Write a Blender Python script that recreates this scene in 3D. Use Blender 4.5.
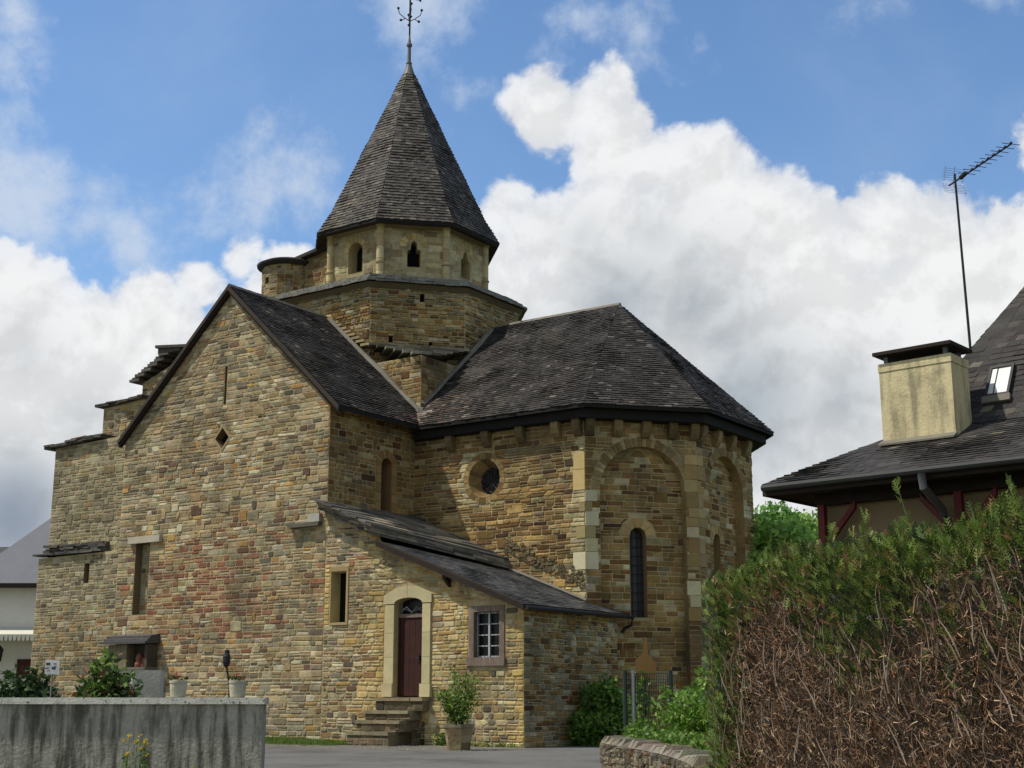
import bpy, math, random
from math import sin, cos, tan, pi, radians, sqrt, atan2, hypot, asin
from mathutils import Vector, Matrix, noise
from mathutils.geometry import tessellate_polygon
random.seed(7)
R = random.random
def U_(a, b): return a + (b - a) * random.random()

# ------------------------------------------------------------------ scene, camera, light
for o in list(bpy.data.objects): bpy.data.objects.remove(o)
S = bpy.context.scene
COL = S.collection
CAMH, PITCH, YAW, FPX = 1.25, 12.935, 34.884, 1367.165
cam_d = bpy.data.cameras.new('camera'); cam = bpy.data.objects.new('camera', cam_d); COL.objects.link(cam)
cam.location = (0, 0, CAMH)
cam.rotation_euler = (radians(90 + PITCH), 0, radians(YAW))
cam_d.sensor_fit = 'HORIZONTAL'; cam_d.sensor_width = 36; cam_d.lens = FPX / 1024 * 36
cam_d.clip_start = 0.1; cam_d.clip_end = 6000
S.camera = cam
SUN_EL, SUN_AZ = 58, -48      # azimuth measured from the facade normal (-Y) towards -X
sd = Vector((sin(radians(SUN_AZ)) * cos(radians(SUN_EL)), -cos(radians(SUN_AZ)) * cos(radians(SUN_EL)), sin(radians(SUN_EL))))
sun_d = bpy.data.lights.new('sun', 'SUN'); sun = bpy.data.objects.new('sun', sun_d); COL.objects.link(sun)
sun_d.energy = 4.1; sun_d.angle = radians(1.2); sun_d.color = (1.0, 0.95, 0.86)
sun.rotation_euler = sd.to_track_quat('Z', 'Y').to_euler()
S.view_settings.view_transform = 'Standard'; S.view_settings.look = 'None'
S.view_settings.exposure = 0.0; S.view_settings.gamma = 1; S.view_settings.use_curve_mapping = False
S.render.engine = 'CYCLES'
S.cycles.max_bounces = 5; S.cycles.diffuse_bounces = 3
S.cycles.use_denoising = True

def pixdir(x, y):
    "world direction that the surveyed camera sees at photo point x, y"
    p, w = radians(PITCH), radians(YAW)
    fw = Vector((-sin(w) * cos(p), cos(w) * cos(p), sin(p))); rt = Vector((cos(w), sin(w), 0)); up = rt.cross(fw)
    return (fw * FPX + rt * (x - 512) - up * (y - 384)).normalized()

W = bpy.data.worlds.new('World'); S.world = W; W.use_nodes = True
nt = W.node_tree; nt.nodes.clear()
class NT:
    def __init__(s, t): s.t = t
    def n(s, ty, **k):
        o = s.t.nodes.new(ty)
        for a, b in k.items(): setattr(o, a, b)
        return o
    def link(s, a, b): s.t.links.new(a, b)
    def math(s, op, a, b=None, c=None, clamp=False):
        o = s.n('ShaderNodeMath', operation=op); o.use_clamp = clamp
        for i, v in enumerate((a, b, c)):
            if v is None: continue
            if isinstance(v, (int, float)): o.inputs[i].default_value = v
            else: s.link(v, o.inputs[i])
        return o.outputs[0]
    def mix(s, f, a, b, bt='MIX'):
        o = s.n('ShaderNodeMix', data_type='RGBA', blend_type=bt)
        for i, v in ((0, f), (6, a), (7, b)):
            if isinstance(v, (int, float)): o.inputs[i].default_value = v
            elif isinstance(v, tuple): o.inputs[i].default_value = (*v[:3], 1)
            else: s.link(v, o.inputs[i])
        return o.outputs[2]
    def noise(s, vec, scale, detail=4, rough=.55, dist=0):
        o = s.n('ShaderNodeTexNoise'); o.inputs['Scale'].default_value = scale; o.inputs['Detail'].default_value = detail
        o.inputs['Roughness'].default_value = rough; o.inputs['Distortion'].default_value = dist
        if vec is not None: s.link(vec, o.inputs['Vector'])
        return o.outputs[0]
    def ramp(s, v, lo, hi, a=0., b=1., smooth=True):
        o = s.n('ShaderNodeMapRange', interpolation_type='SMOOTHSTEP' if smooth else 'LINEAR')
        s.link(v, o.inputs[0])
        for i, q in ((1, lo), (2, hi), (3, a), (4, b)): o.inputs[i].default_value = q
        return o.outputs[0]
w = NT(nt)
wout = w.n('ShaderNodeOutputWorld'); bg = w.n('ShaderNodeBackground'); w.link(bg.outputs[0], wout.inputs[0])
SKY = 0.10; bg.inputs[1].default_value = SKY
sky = w.n('ShaderNodeTexSky', sky_type='NISHITA', sun_disc=False)
sky.sun_elevation = radians(SUN_EL); sky.sun_rotation = atan2(sd.x, sd.y)
sky.air_density = 1.0; sky.dust_density = 0.3; sky.ozone_density = 2.2
tc = w.n('ShaderNodeTexCoord'); D = tc.outputs['Generated']
def field(blobs, k):
    cur = None
    for x, y, r in blobs:
        pd = pixdir(x, y) if r < 1e4 else Vector((cos(radians(x)) * cos(radians(y)), sin(radians(x)) * cos(radians(y)), sin(radians(y)))); r = r - 1e4 if r >= 1e4 else r
        dn = w.n('ShaderNodeVectorMath', operation='DISTANCE'); w.link(D, dn.inputs[0]); dn.inputs[1].default_value = pd
        f = w.math('MULTIPLY_ADD', dn.outputs['Value'], -1400 / k, r / k)
        cur = f if cur is None else w.math('MAXIMUM', cur, f)
    return cur
CL = [(548,118,56),(590,112,50),(612,150,58),(655,165,46),(705,195,62),(752,228,66),(815,240,50),(872,250,64),(945,262,70),(1042,152,40),(1030,262,84),
      (505,205,42),(548,240,58),(610,230,70),(640,300,130),(760,360,170),(900,420,190),(1000,450,240),(480,330,110),(600,500,220),(800,600,300),
      (236,258,28),(200,282,36),(158,322,56),(90,375,84),(18,318,66),(-40,300,85),(285,290,44),(60,470,160),(300,420,150),(-160,400,200),(150,600,240),
      (1250,260,200),(1350,500,320),(-420,420,260),(1700,300,240),(-800,300,260)]
REAR = [(-20, 25, 10520), (-75, 22, 10560), (-125, 30, 10600), (-175, 22, 10520), (10, 55, 10420), (-60, 62, 10380), (-150, 70, 10360), (200, 50, 10380)]      # azimuth, elevation, 1e4 + size: unseen cumulus behind the viewer, added against blue ambient light
F = field(CL + REAR, 60)
# stretched billow noise gives the cauliflower edges
n1 = w.noise(D, 14, 9, .56, .15); n2 = w.noise(D, 5, 5, .5)
lit_v = w.n('ShaderNodeVectorMath', operation='ADD'); w.link(D, lit_v.inputs[0]); lit_v.inputs[1].default_value = Vector((-.35, -.1, .93)) * .013
n1b = w.noise(lit_v.outputs[0], 14, 9, .56, .15); relief = w.math('SUBTRACT', n1, n1b)
nb = w.math('ADD', w.math('MULTIPLY', n1, 2.2), w.math('MULTIPLY', n2, .3))
F2 = w.math('ADD', F, w.math('SUBTRACT', nb, 1.25))
mask = w.math('MULTIPLY', w.ramp(F2, -.03, .22), w.ramp(w.math('ADD', F2, w.math('MULTIPLY', n2, .8)), .2, 1.2, .82, 1.0))
# thin veils
VE = [(35,210,85),(150,212,56),(90,225,70),(215,200,62),(265,198,62),(120,225,70),(430,-8,65),(480,2,30),(15,25,45),(905,8,45),(700,50,28),(460,105,35),(575,15,50),(640,25,45),(340,200,35),(300,190,60),(560,-160,150),(1000,-120,140),(100,-240,200),(1500,-100,160),(-500,0,200)]
V = field(VE, 60); n3 = w.noise(D, 11, 10, .62, .1)
veil = w.math('MULTIPLY', w.ramp(w.math('ADD', V, w.math('MULTIPLY_ADD', n3, 5.0, -2.55)), -.1, 1.25), .8)
n5 = w.noise(D, 3.0, 7, .6, .4)
haze = w.math('MULTIPLY', w.ramp(n5, .42, .8), .22)
# shading of the big clouds: bright rims, grey thick bodies
GR = [(580,235,50),(650,230,60),(620,300,90),(690,310,70),(740,400,90),(720,340,60),(620,180,20),(840,400,50),(560,330,60),(690,260,50),(10,510,70),(40,560,60),(30,350,30),(90,420,40)]
G = field(GR + REAR, 110); n4 = w.noise(D, 4, 6, .48, .2); n6 = w.noise(D, 26, 6, .6)
gfac = w.ramp(w.math('ADD', G, w.math('MULTIPLY_ADD', n4, 1.5, -.75)), -.5, .9)
gfac = w.math('MULTIPLY', gfac, w.ramp(F2, .2, 1.3, .25, 1.0))
WH = (.86 / SKY, .865 / SKY, .87 / SKY); GY = (.42 / SKY, .47 / SKY, .515 / SKY)
ccol = w.mix(gfac, WH, GY)
tex = w.math('ADD', w.ramp(relief, -.05, .05, .91, 1.045, False), w.math('MULTIPLY_ADD', n6, .08, -.04))
ccol = w.mix(1.0, ccol, w.n('ShaderNodeCombineColor').outputs[0], 'MULTIPLY') if False else ccol
hsv = w.n('ShaderNodeHueSaturation'); w.link(ccol, hsv.inputs['Color']); w.link(tex, hsv.inputs['Value']); ccol = hsv.outputs[0]
dk = field([(10,520,70),(40,570,60)], 70)
ccol = w.mix(w.ramp(w.math('ADD', dk, w.math('MULTIPLY_ADD', n4, 1.4, -.7)), -.2, 1, 0, .75), ccol, (.22 / SKY, .27 / SKY, .36 / SKY))
skc = w.n('ShaderNodeHueSaturation'); w.link(sky.outputs[0], skc.inputs['Color']); skc.inputs['Saturation'].default_value = 1.0; skc.inputs['Value'].default_value = 1.0
skc.inputs['Saturation'].default_value = 1.12; skc.inputs['Value'].default_value = 1.62; blue = skc.outputs[0]
c1 = w.mix(haze, blue, (.55 / SKY, .66 / SKY, .82 / SKY))
c2 = w.mix(veil, c1, (.62 / SKY, .70 / SKY, .82 / SKY))
c3 = w.mix(mask, c2, ccol)
w.link(c3, bg.inputs[0])
W.cycles.sampling_method = 'MANUAL'; W.cycles.sample_map_resolution = 1024

# ------------------------------------------------------------------ materials
def lin(r, g, b):
    f = lambda c: (c / 255 / 12.92) if c <= 10 else ((c / 255 + .055) / 1.055) ** 2.4
    return (f(r), f(g), f(b))
MATS = {}
def mat(name, col=None, rough=.9, tint=False, val=1.0, nscale=3, namt=.25, bump=.3, bscale=30, metal=0, spec=.3, stain=None, transl=0, streak=None):
    m = bpy.data.materials.new(name); m.use_nodes = True; t = NT(m.node_tree)
    b = m.node_tree.nodes['Principled BSDF']; b.inputs['Roughness'].default_value = rough; b.inputs['Metallic'].default_value = metal
    b.inputs['Specular IOR Level'].default_value = spec
    tcn = t.n('ShaderNodeTexCoord'); P = tcn.outputs['Object']
    if tint:
        a = t.n('ShaderNodeAttribute', attribute_name='tint'); c = a.outputs['Color']
    else:
        rgb = t.n('ShaderNodeRGB'); rgb.outputs[0].default_value = (*col, 1); c = rgb.outputs[0]
    if namt:
        n = t.noise(P, nscale, 6, .6); n_ = t.noise(P, nscale * 9, 4, .6)
        f = t.math('ADD', t.math('MULTIPLY', n, .6), t.math('MULTIPLY', n_, .4))
        v = t.ramp(f, .3, .7, (1 - namt) * val, (1 + namt) * val, False)
        h = t.n('ShaderNodeHueSaturation'); t.link(c, h.inputs['Color']); t.link(v, h.inputs['Value']); c = h.outputs[0]
    if stain:
        sc, lo, hi, scol, amt = stain
        s = t.ramp(t.noise(P, sc, 8, .65), lo, hi, 0, amt); c = t.mix(s, c, scol)
    if streak:
        mp = t.n('ShaderNodeMapping'); mp.inputs['Scale'].default_value = streak[0]; t.link(P, mp.inputs['Vector'])
        s = t.ramp(t.noise(mp.outputs[0], streak[1], 7, .62), streak[2], streak[3], 0, streak[5]); c = t.mix(s, c, streak[4])
    t.link(c, b.inputs['Base Color'])
    if bump:
        bn = t.n('ShaderNodeBump'); bn.inputs['Strength'].default_value = bump; bn.inputs['Distance'].default_value = .02
        t.link(t.noise(P, bscale, 6, .6), bn.inputs['Height']); t.link(bn.outputs[0], b.inputs['Normal'])
    if transl:
        out = m.node_tree.nodes['Material Output']; tr = t.n('ShaderNodeBsdfTranslucent'); t.link(c, tr.inputs[0])
        mx = t.n('ShaderNodeMixShader'); mx.inputs[0].default_value = transl; t.link(b.outputs[0], mx.inputs[1]); t.link(tr.outputs[0], mx.inputs[2]); t.link(mx.outputs[0], out.inputs[0])
    MATS[name] = m; return m
M = MATS
mat('stone', tint=True, nscale=.9, namt=.55, val=.80, bump=.9, bscale=13, stain=(.55, .50, .72, (.075, .060, .036), .7))
mat('mortar', lin(176, 160, 122), nscale=.9, namt=.4, val=.9, bump=.9, bscale=18, stain=(.55, .50, .72, (.08, .064, .04), .7))
mat('ashlar', tint=True, nscale=3, namt=.16, bump=.3, bscale=25, stain=(2.2, .56, .85, (.12, .11, .08), .45))
mat('shingle', tint=True, nscale=5, namt=.35, bump=.5, bscale=40, rough=.75, spec=.25)
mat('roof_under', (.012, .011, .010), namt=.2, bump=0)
mat('dark_wood', lin(46, 36, 31), nscale=4, bump=.3)
mat('verge_wood', lin(62, 52, 45), nscale=6, namt=.35, bump=.4)
mat('slab_stone', tint=True, nscale=3, namt=.35, bump=.8, bscale=14, stain=(2.5, .5, .75, (.03, .03, .027), .6))
mat('slate', lin(58, 58, 60), rough=.6, nscale=5, namt=.35, bump=.5, bscale=24, stain=(1.6, .5, .8, lin(86, 82, 70), .4))
mat('lead', lin(104, 103, 100), rough=.6, metal=.3, nscale=6, namt=.25, bump=.1)
mat('flashing', lin(112, 107, 94), rough=.7, nscale=6, namt=.25, bump=.3)
mat('iron', (.02, .018, .018), rough=.6, namt=.2, bump=0)
mat('void', (.004, .004, .004), namt=0, bump=0)
mat('door_wood', lin(58, 28, 20), rough=.75, nscale=5, namt=.5, bump=.3, streak=((30, 30, 1), 1, .45, .7, lin(42, 20, 18), .6))
mat('window_wood', lin(116, 100, 88), rough=.85, nscale=12, namt=.4, bump=.4, streak=((14, 14, 2), 1.2, .5, .7, lin(150, 138, 128), .6))
mat('white_wood', lin(178, 180, 180), rough=.7, nscale=12, namt=.15, bump=0)
mat('glass_dark', (.010, .011, .012), rough=.35, namt=0, bump=0, spec=.25)
mat('glass_church', lin(46, 45, 48), rough=.45, namt=.4, nscale=14, bump=.2, spec=.5)
mat('concrete', lin(168, 164, 148), nscale=9, namt=.22, bump=1.0, bscale=26, stain=(14, .45, .75, lin(120, 116, 102), .5), streak=((3.0, 3.0, .42), 2.6, .42, .64, lin(64, 62, 52), .85))
mat('coping', lin(190, 188, 174), nscale=4, namt=.2, bump=.4, bscale=40, stain=(3.5, .5, .7, lin(70, 70, 62), .6))
mat('moss', lin(72, 74, 48), namt=.3, bump=.5)
mat('white_stone', lin(176, 172, 160), nscale=5, namt=.2, bump=.3, stain=(3, .5, .8, lin(96, 92, 80), .5))
mat('plaster_pot', lin(176, 172, 150), nscale=8, namt=.2, bump=.3, stain=(7, .5, .7, lin(88, 84, 66), .6))
mat('soil', (.03, .022, .015), namt=.3, bump=.8)
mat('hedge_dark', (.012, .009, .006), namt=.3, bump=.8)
mat('leaf', tint=True, rough=.55, namt=0, bump=0, spec=.35, transl=.35)
mat('bark', lin(88, 72, 56), nscale=8, namt=.35, bump=.8)
mat('twig', tint=True, rough=.8, namt=0, bump=0)
mat('petal', tint=True, rough=.6, namt=0, bump=0, transl=.3)
mat('asphalt', lin(108, 106, 102), nscale=.9, namt=.3, bump=.8, bscale=50, stain=(.45, .48, .62, lin(78, 75, 70), .7), spec=.12)
mat('earth', lin(92, 92, 60), nscale=.5, namt=.3, bump=.5, bscale=20)
mat('lawn_soil', lin(60, 74, 34), nscale=2, namt=.3, bump=.5)
mat('cream', lin(206, 192, 150), nscale=2.5, namt=.14, bump=.4, streak=((4, 4, .7), 2.0, .44, .70, lin(128, 120, 98), .75), stain=(3.2, .52, .74, lin(112, 106, 88), .6))
mat('house_wall', lin(140, 120, 92), nscale=1, namt=.08, bump=.2)
mat('red_paint', lin(98, 24, 20), rough=.5, nscale=6, namt=.15, bump=.1)
mat('zinc', lin(96, 98, 100), rough=.45, metal=.6, nscale=5, namt=.2, bump=0)
mat('gutter_metal', lin(60, 60, 58), rough=.7, metal=.1, nscale=5, namt=.2, bump=0)
mat('white_render', lin(214, 210, 200), nscale=.8, namt=.08, bump=.2)
mat('grey_roof', lin(104, 106, 112), nscale=1.5, namt=.12, bump=.5, bscale=5, rough=.7)
mat('awning', lin(206, 202, 186), namt=.1, bump=0)
mat('brown_door', lin(74, 42, 34), namt=.2, bump=.1)
mat('white_board', lin(212, 212, 208), rough=.5, namt=.05, bump=0)
mat('ink', lin(70, 66, 70), rough=.6, namt=0, bump=0)
mat('ink_red', lin(150, 60, 60), rough=.6, namt=0, bump=0)
mat('cardboard', lin(130, 100, 60), nscale=6, namt=.15, bump=.1)
mat('mesh_wire', lin(52, 62, 58), rough=.5, metal=.4, namt=.2, bump=0)
mat('galvanised', lin(150, 152, 154), rough=.4, metal=.8, namt=.15, bump=0)
mat('skylight_glass', lin(206, 206, 200), rough=.25, nscale=3, namt=.2, bump=0, spec=.6)
mat('figure_clay', lin(132, 84, 64), nscale=10, namt=.3, bump=.3)

# ------------------------------------------------------------------ mesh builder
class MB:
    def __init__(s): s.v = []; s.f = []; s.m = []; s.c = []; s.mats = []
    def mi(s, name):
        if name not in s.mats: s.mats.append(name)
        return s.mats.index(name)
    def face(s, pts, m, col=(.5, .5, .5)):
        i = len(s.v); s.v += [tuple(p) for p in pts]; s.f.append(tuple(range(i, i + len(pts)))); s.m.append(s.mi(m)); s.c.append(col)
    def grid(s, verts, faces, m, col=(.5, .5, .5)):
        i = len(s.v); s.v += [tuple(p) for p in verts]; k = s.mi(m)
        for f in faces: s.f.append(tuple(i + a for a in f)); s.m.append(k); s.c.append(col)
    def box(s, a, b, m, col=(.5, .5, .5), bev=0.0):
        x0, y0, z0 = a; x1, y1, z1 = b
        s.hexa([(x0,y0,z0),(x1,y0,z0),(x1,y1,z0),(x0,y1,z0),(x0,y0,z1),(x1,y0,z1),(x1,y1,z1),(x0,y1,z1)], m, col)
    def hexa(s, v, m, col=(.5, .5, .5)):
        s.grid(v, [(3,2,1,0),(4,5,6,7),(0,1,5,4),(1,2,6,5),(2,3,7,6),(3,0,4,7)], m, col)
    def prism(s, loop, d, m, col=(.5, .5, .5)):
        n = len(loop); d = Vector(d); lo = [Vector(p) for p in loop]; hi = [p + d for p in lo]
        s.grid(lo + hi, [tuple(range(n))[::-1], tuple(range(n, 2 * n))] + [(i, (i + 1) % n, n + (i + 1) % n, n + i) for i in range(n)], m, col)
    def tube(s, pts, r, m, col=(.5, .5, .5), seg=8, cap=True):
        pts = [Vector(p) for p in pts]; rs = r if isinstance(r, (list, tuple)) else [r] * len(pts)
        vs = []; fs = []
        for i, p in enumerate(pts):
            t = (pts[min(i + 1, len(pts) - 1)] - pts[max(i - 1, 0)]).normalized()
            a = t.cross(Vector((0, 0, 1))) if abs(t.z) < .95 else t.cross(Vector((1, 0, 0))); a.normalize(); b = t.cross(a)
            for k in range(seg): vs.append(p + (a * cos(2*pi*k/seg) + b * sin(2*pi*k/seg)) * rs[i])
        for i in range(len(pts) - 1):
            for k in range(seg): fs.append((i*seg+k, i*seg+(k+1)%seg, (i+1)*seg+(k+1)%seg, (i+1)*seg+k))
        if cap: fs += [tuple(range(seg))[::-1], tuple(range((len(pts)-1)*seg, len(pts)*seg))]
        s.grid(vs, fs, m, col)
    def lathe(s, c, prof, m, col=(.5, .5, .5), seg=20):
        c = Vector(c); vs = []; fs = []
        for r, z in prof:
            for k in range(seg): vs.append(c + Vector((r * cos(2*pi*k/seg), r * sin(2*pi*k/seg), z)))
        for i in range(len(prof) - 1):
            for k in range(seg): fs.append((i*seg+k, i*seg+(k+1)%seg, (i+1)*seg+(k+1)%seg, (i+1)*seg+k))
        fs += [tuple(range(seg))[::-1], tuple(range((len(prof)-1)*seg, len(prof)*seg))]
        s.grid(vs, fs, m, col)
    def build(s, name, parent=None, smooth=False, flip_fix=False):
        me = bpy.data.meshes.new(name); me.from_pydata(s.v, [], s.f)
        for n in s.mats: me.materials.append(MATS[n])
        me.polygons.foreach_set('material_index', s.m)
        ca = me.color_attributes.new('tint', 'FLOAT_COLOR', 'CORNER'); buf = []
        for f, c in zip(s.f, s.c): buf += [c[0], c[1], c[2], 1.0] * len(f)
        ca.data.foreach_set('color', buf)
        if smooth: me.polygons.foreach_set('use_smooth', [True] * len(s.f))
        me.update()
        o = bpy.data.objects.new(name, me); COL.objects.link(o)
        if parent:
            o.parent = parent; o.matrix_parent_inverse = Matrix.Translation(parent_world(parent)).inverted()
        return o
def parent_world(o):
    p = Vector(o.location) if o.type == 'EMPTY' else Vector((0, 0, 0))
    return p
def thing(name, label, cat, loc=(0, 0, 0), group=None):
    o = bpy.data.objects.new(name, None); COL.objects.link(o); o.location = loc; o.empty_display_size = .3
    o['label'] = label; o['category'] = cat
    if group: o['group'] = group
    return o
def tag(o, label=None, cat=None, group=None, kind=None):
    for k, v in (('label', label), ('category', cat), ('group', group), ('kind', kind)):
        if v: o[k] = v
    return o
def arch(u0, u1, z0, zs, n=14, k=1.0):
    "loop of an arched opening, sill z0, springing zs"
    r = (u1 - u0) / 2; c = (u0 + u1) / 2
    return [(u0, z0), (u1, z0)] + [(c + r * cos(pi * i / n), zs + k * r * sin(pi * i / n)) for i in range(n + 1)]
def rect(u0, u1, z0, z1): return [(u0, z0), (u1, z0), (u1, z1), (u0, z1)]
def circle(cu, cz, r, n=24): return [(cu + r * cos(2*pi*i/n), cz + r * sin(2*pi*i/n)) for i in range(n)]
def intervals(loops, z):
    xs = []
    for L in loops:
        for i in range(len(L)):
            (a, b), (c, d) = L[i], L[(i + 1) % len(L)]
            if (b <= z) != (d <= z): xs.append(a + (c - a) * (z - b) / (d - b))
    xs.sort(); return [(xs[i], xs[i+1]) for i in range(0, len(xs) - 1, 2)]
def isect(A, B):
    out = []
    for a in A:
        for b in B:
            lo, hi = max(a[0], b[0]), min(a[1], b[1])
            if hi - lo > .02: out.append((lo, hi))
    return out
def rowspans(loops, a, b):
    A, Mi, B = (intervals(loops, z) for z in (a + 1e-3, (a + b) / 2, b - 1e-3))
    if len(A) == len(B) == len(Mi) and all(min(p[1], q[1]) - max(p[0], q[0]) > .02 and abs((p[0]+q[0])/2-m[0]) < .05 and abs((p[1]+q[1])/2-m[1]) < .05 for p, q, m in zip(A, B, Mi)):
        return [(p[0], p[1], q[0], q[1]) for p, q in zip(A, B)]
    return [(x[0], x[1], x[0], x[1]) for x in isect(isect(A, B), Mi)]
def frame_pt(O, Uv, Vv, N): 
    O, Uv, Vv, N = Vector(O), Vector(Uv), Vector(Vv), Vector(N)
    return lambda u, v, h=0: O + Uv * u + Vv * v + N * h
def jit(c, a): 
    k = U_(1 - a, 1 + a); return tuple(max(0, x * k * U_(1 - a * .25, 1 + a * .25)) for x in c)
def lay_stones(mb, P, loops, pal, rowh=(.12, .21), wid=(.17, .46), gap=.010, h=.014, m='stone', quoin=(0, 0), wob=.03, qcol=None, round_=1.15, seed=0, tall=.09):
    zs = [p[1] for p in loops[0]]; z = min(zs); top = max(zs); row = 0
    while z < top - .04:
        rh = U_(*rowh)
        if top - (z + rh) < rowh[0] * .7: rh = top - z
        b = min(z + rh, top)
        for (a0, a1, b0, b1) in rowspans(loops, z, b):
            L = (a1 - a0 + b1 - b0) / 2
            if L < .05: continue
            cuts = [0.0]; x = 0
            if quoin[0]: x = U_(.28, .5) if row % 2 else U_(.2, .3); cuts.append(x)
            while True:
                x += U_(*wid) * (1.5 if R() < .1 else 1)
                if x > L - wid[0] * .6: break
                cuts.append(x)
            cuts.append(L)
            for i in range(len(cuts) - 1):
                t0, t1 = cuts[i] / L, cuts[i+1] / L
                isq = (quoin[0] and i == 0) or (quoin[1] and i == len(cuts) - 2)
                lo0, lo1 = a0 + (a1 - a0) * t0, a0 + (a1 - a0) * t1; up0, up1 = b0 + (b1 - b0) * t0, b0 + (b1 - b0) * t1
                subs = [(0, 1)]
                if not isq and rh > (rowh[0] + rowh[1]) / 2 and R() < .33: s_ = U_(.35, .65); subs = [(0, s_), (s_, 1)]
                for s0, s1 in subs:
                    q = lambda s, a, c: a + (c - a) * s
                    za, zb = z + (b - z) * s0, z + (b - z) * s1
                    x00, x10 = q(s0, lo0, up0), q(s0, lo1, up1); x01, x11 = q(s1, lo0, up0), q(s1, lo1, up1)
                    g = gap * U_(.5, 1.5); big = 0
                    if tall and not isq and len(subs) == 1 and R() < tall and b + .05 < top and len(rowspans(loops, b, min(b + rh * .9, top))) == 1: zb = zb + rh * U_(.3, .9); big = .006
                    if min(x10 - x00, x11 - x01) < .05: continue
                    w_ = (x10 - x00); hh = zb - za
                    cx = min(.22 * hh, .25 * w_) * (U_(.2, 1.0) if not isq else .15) * round_
                    hh_ = h * U_(.35, 1.4) + big * 1.5
                    def wv(u, v): return wob * noise.noise(Vector((u * .7 + seed, v * 1.3, seed * .37)))
                    j = lambda: U_(-.3, .3) * gap
                    ol = [(x00+g+cx*U_(.5,1.3), za+g), (x10-g-cx*U_(.5,1.3), za+g), (x10-g, za+g+cx), (x11-g, zb-g-cx), (x11-g-cx*U_(.5,1.3), zb-g), (x01+g+cx*U_(.5,1.3), zb-g), (x01+g, zb-g-cx), (x00+g, za+g+cx)]
                    ol = [(u + j(), v + j()) for u, v in ol]
                    cu = sum(p[0] for p in ol) / 8; cv = sum(p[1] for p in ol) / 8
                    sx = max(.3, 1 - .045 / max(w_, .05)); sy = max(.3, 1 - .045 / max(hh, .05))
                    tx, ty = U_(-.25, .25) * hh_, U_(-.35, .35) * hh_
                    base = [P(u, v + wv(u, v), .001) for u, v in ol]
                    topv = [P(cu + (u - cu) * sx, cv + (v - cv) * sy + wv(u, v), hh_ + tx * (u - cu) / w_ * 2 + ty * (v - cv) / hh * 2) for u, v in ol]
                    col = jit(qcol, .15) if (isq and qcol) else pal(cu, cv)
                    mb.grid(base + topv, [tuple(range(8, 16))] + [(k, (k + 1) % 8, 8 + (k + 1) % 8, 8 + k) for k in range(8)], m, col)
        z = b; row += 1
def base_wall(mb, P, outer, holes=(), m='mortar', rm='ashlar', rcol=lin(118, 102, 72)):
    "flat wall with real openings; holes = (loop, depth)"
    loops = [[Vector((u, v, 0)) for u, v in outer]] + [[Vector((u, v, 0)) for u, v in L] for L, d in holes]
    flat = [p for L in loops for p in L]
    for t in tessellate_polygon(loops):
        mb.face([P(flat[i].x, flat[i].y) for i in t], m)
    for L, d in holes:
        if not d: continue
        n = len(L)
        for i in range(n):
            a, b = L[i], L[(i + 1) % n]
            mb.face([P(*a, .012), P(*b, .012), P(*b, -d), P(*a, -d)], rm, jit(rcol, .12))
def back_panel(mb, P, L, d, m, col=(.5, .5, .5)):
    for t in tessellate_polygon([[Vector((u, v, 0)) for u, v in L]]):
        mb.face([P(L[i][0], L[i][1], -d) for i in t], m, col)
def voussoirs(mb, P, cu, cz, r0, r1, a0, a1, n, pal, h=.035, m='ashlar', k=1.0, depth=0.0):
    for i in range(n):
        t0 = a0 + (a1 - a0) * (i + .06) / n; t1 = a0 + (a1 - a0) * (i + .94) / n; rr = r1 * U_(.98, 1.02)
        lo = [(cu + r0 * cos(t), cz + k * r0 * sin(t)) for t in (t0, t1)]; hi = [(cu + rr * cos(t), cz + k * rr * sin(t)) for t in (t1, t0)]
        hh = h * U_(.7, 1.2); L = lo + hi
        mb.grid([P(u, v, -depth) for u, v in L] + [P(u, v, hh) for u, v in L], [(4,5,6,7),(0,1,5,4),(1,2,6,5),(2,3,7,6),(3,0,4,7)], m, pal(cu, cz))
def blocks(mb, P, L, hh, m, col):
    n = len(L)
    mb.grid([P(u, v, -.02) for u, v in L] + [P(u, v, hh) for u, v in L], [tuple(range(n, 2*n))] + [(i, (i+1) % n, n + (i+1) % n, n + i) for i in range(n)], m, col)
def lay_shingles(mb, P, loops, pal, expo=.13, wid=(.12, .24), lift=.026, over=.03, m='shingle', start=None, wob=.010):
    vs = [p[1] for p in loops[0]]; v = min(vs); top = max(vs)
    while v < top - .02:
        b = min(v + expo, top); ro = U_(0, .1)
        for (a0, a1, b0, b1) in rowspans(loops, v, b):
            L = (a1 - a0 + b1 - b0) / 2
            if L < .04: continue
            x = 0; cuts = [0.0]; x = ro
            while True:
                x += U_(*wid)
                if x > L - wid[0] * .5: break
                cuts.append(x)
            cuts.append(L)
            for i in range(len(cuts) - 1):
                t0, t1 = cuts[i] / L, cuts[i+1] / L
                p0, p1 = a0 + (a1 - a0) * t0 + .003, a0 + (a1 - a0) * t1 - .003; q0, q1 = b0 + (b1 - b0) * t0, b0 + (b1 - b0) * t1
                dv = U_(-over, over * .25) ; l1, l2 = lift * U_(.7, 1.5), lift * U_(.7, 1.5); wv = wob * noise.noise(Vector((p0, v, 3)))*3
                lo0, lo1 = P(p0, v + dv, l1 + wv), P(p1, v + dv + U_(-.006, .006), l2 + wv)
                g0, g1 = P(p0, v + dv + .004, -.004), P(p1, v + dv + .004, -.004)
                c = pal((p0 + p1) / 2, v)
                mb.face([lo0, lo1, P(q1, b, .004), P(q0, b, .004)], m, c)
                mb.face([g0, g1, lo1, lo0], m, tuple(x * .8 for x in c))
        v = b
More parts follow.
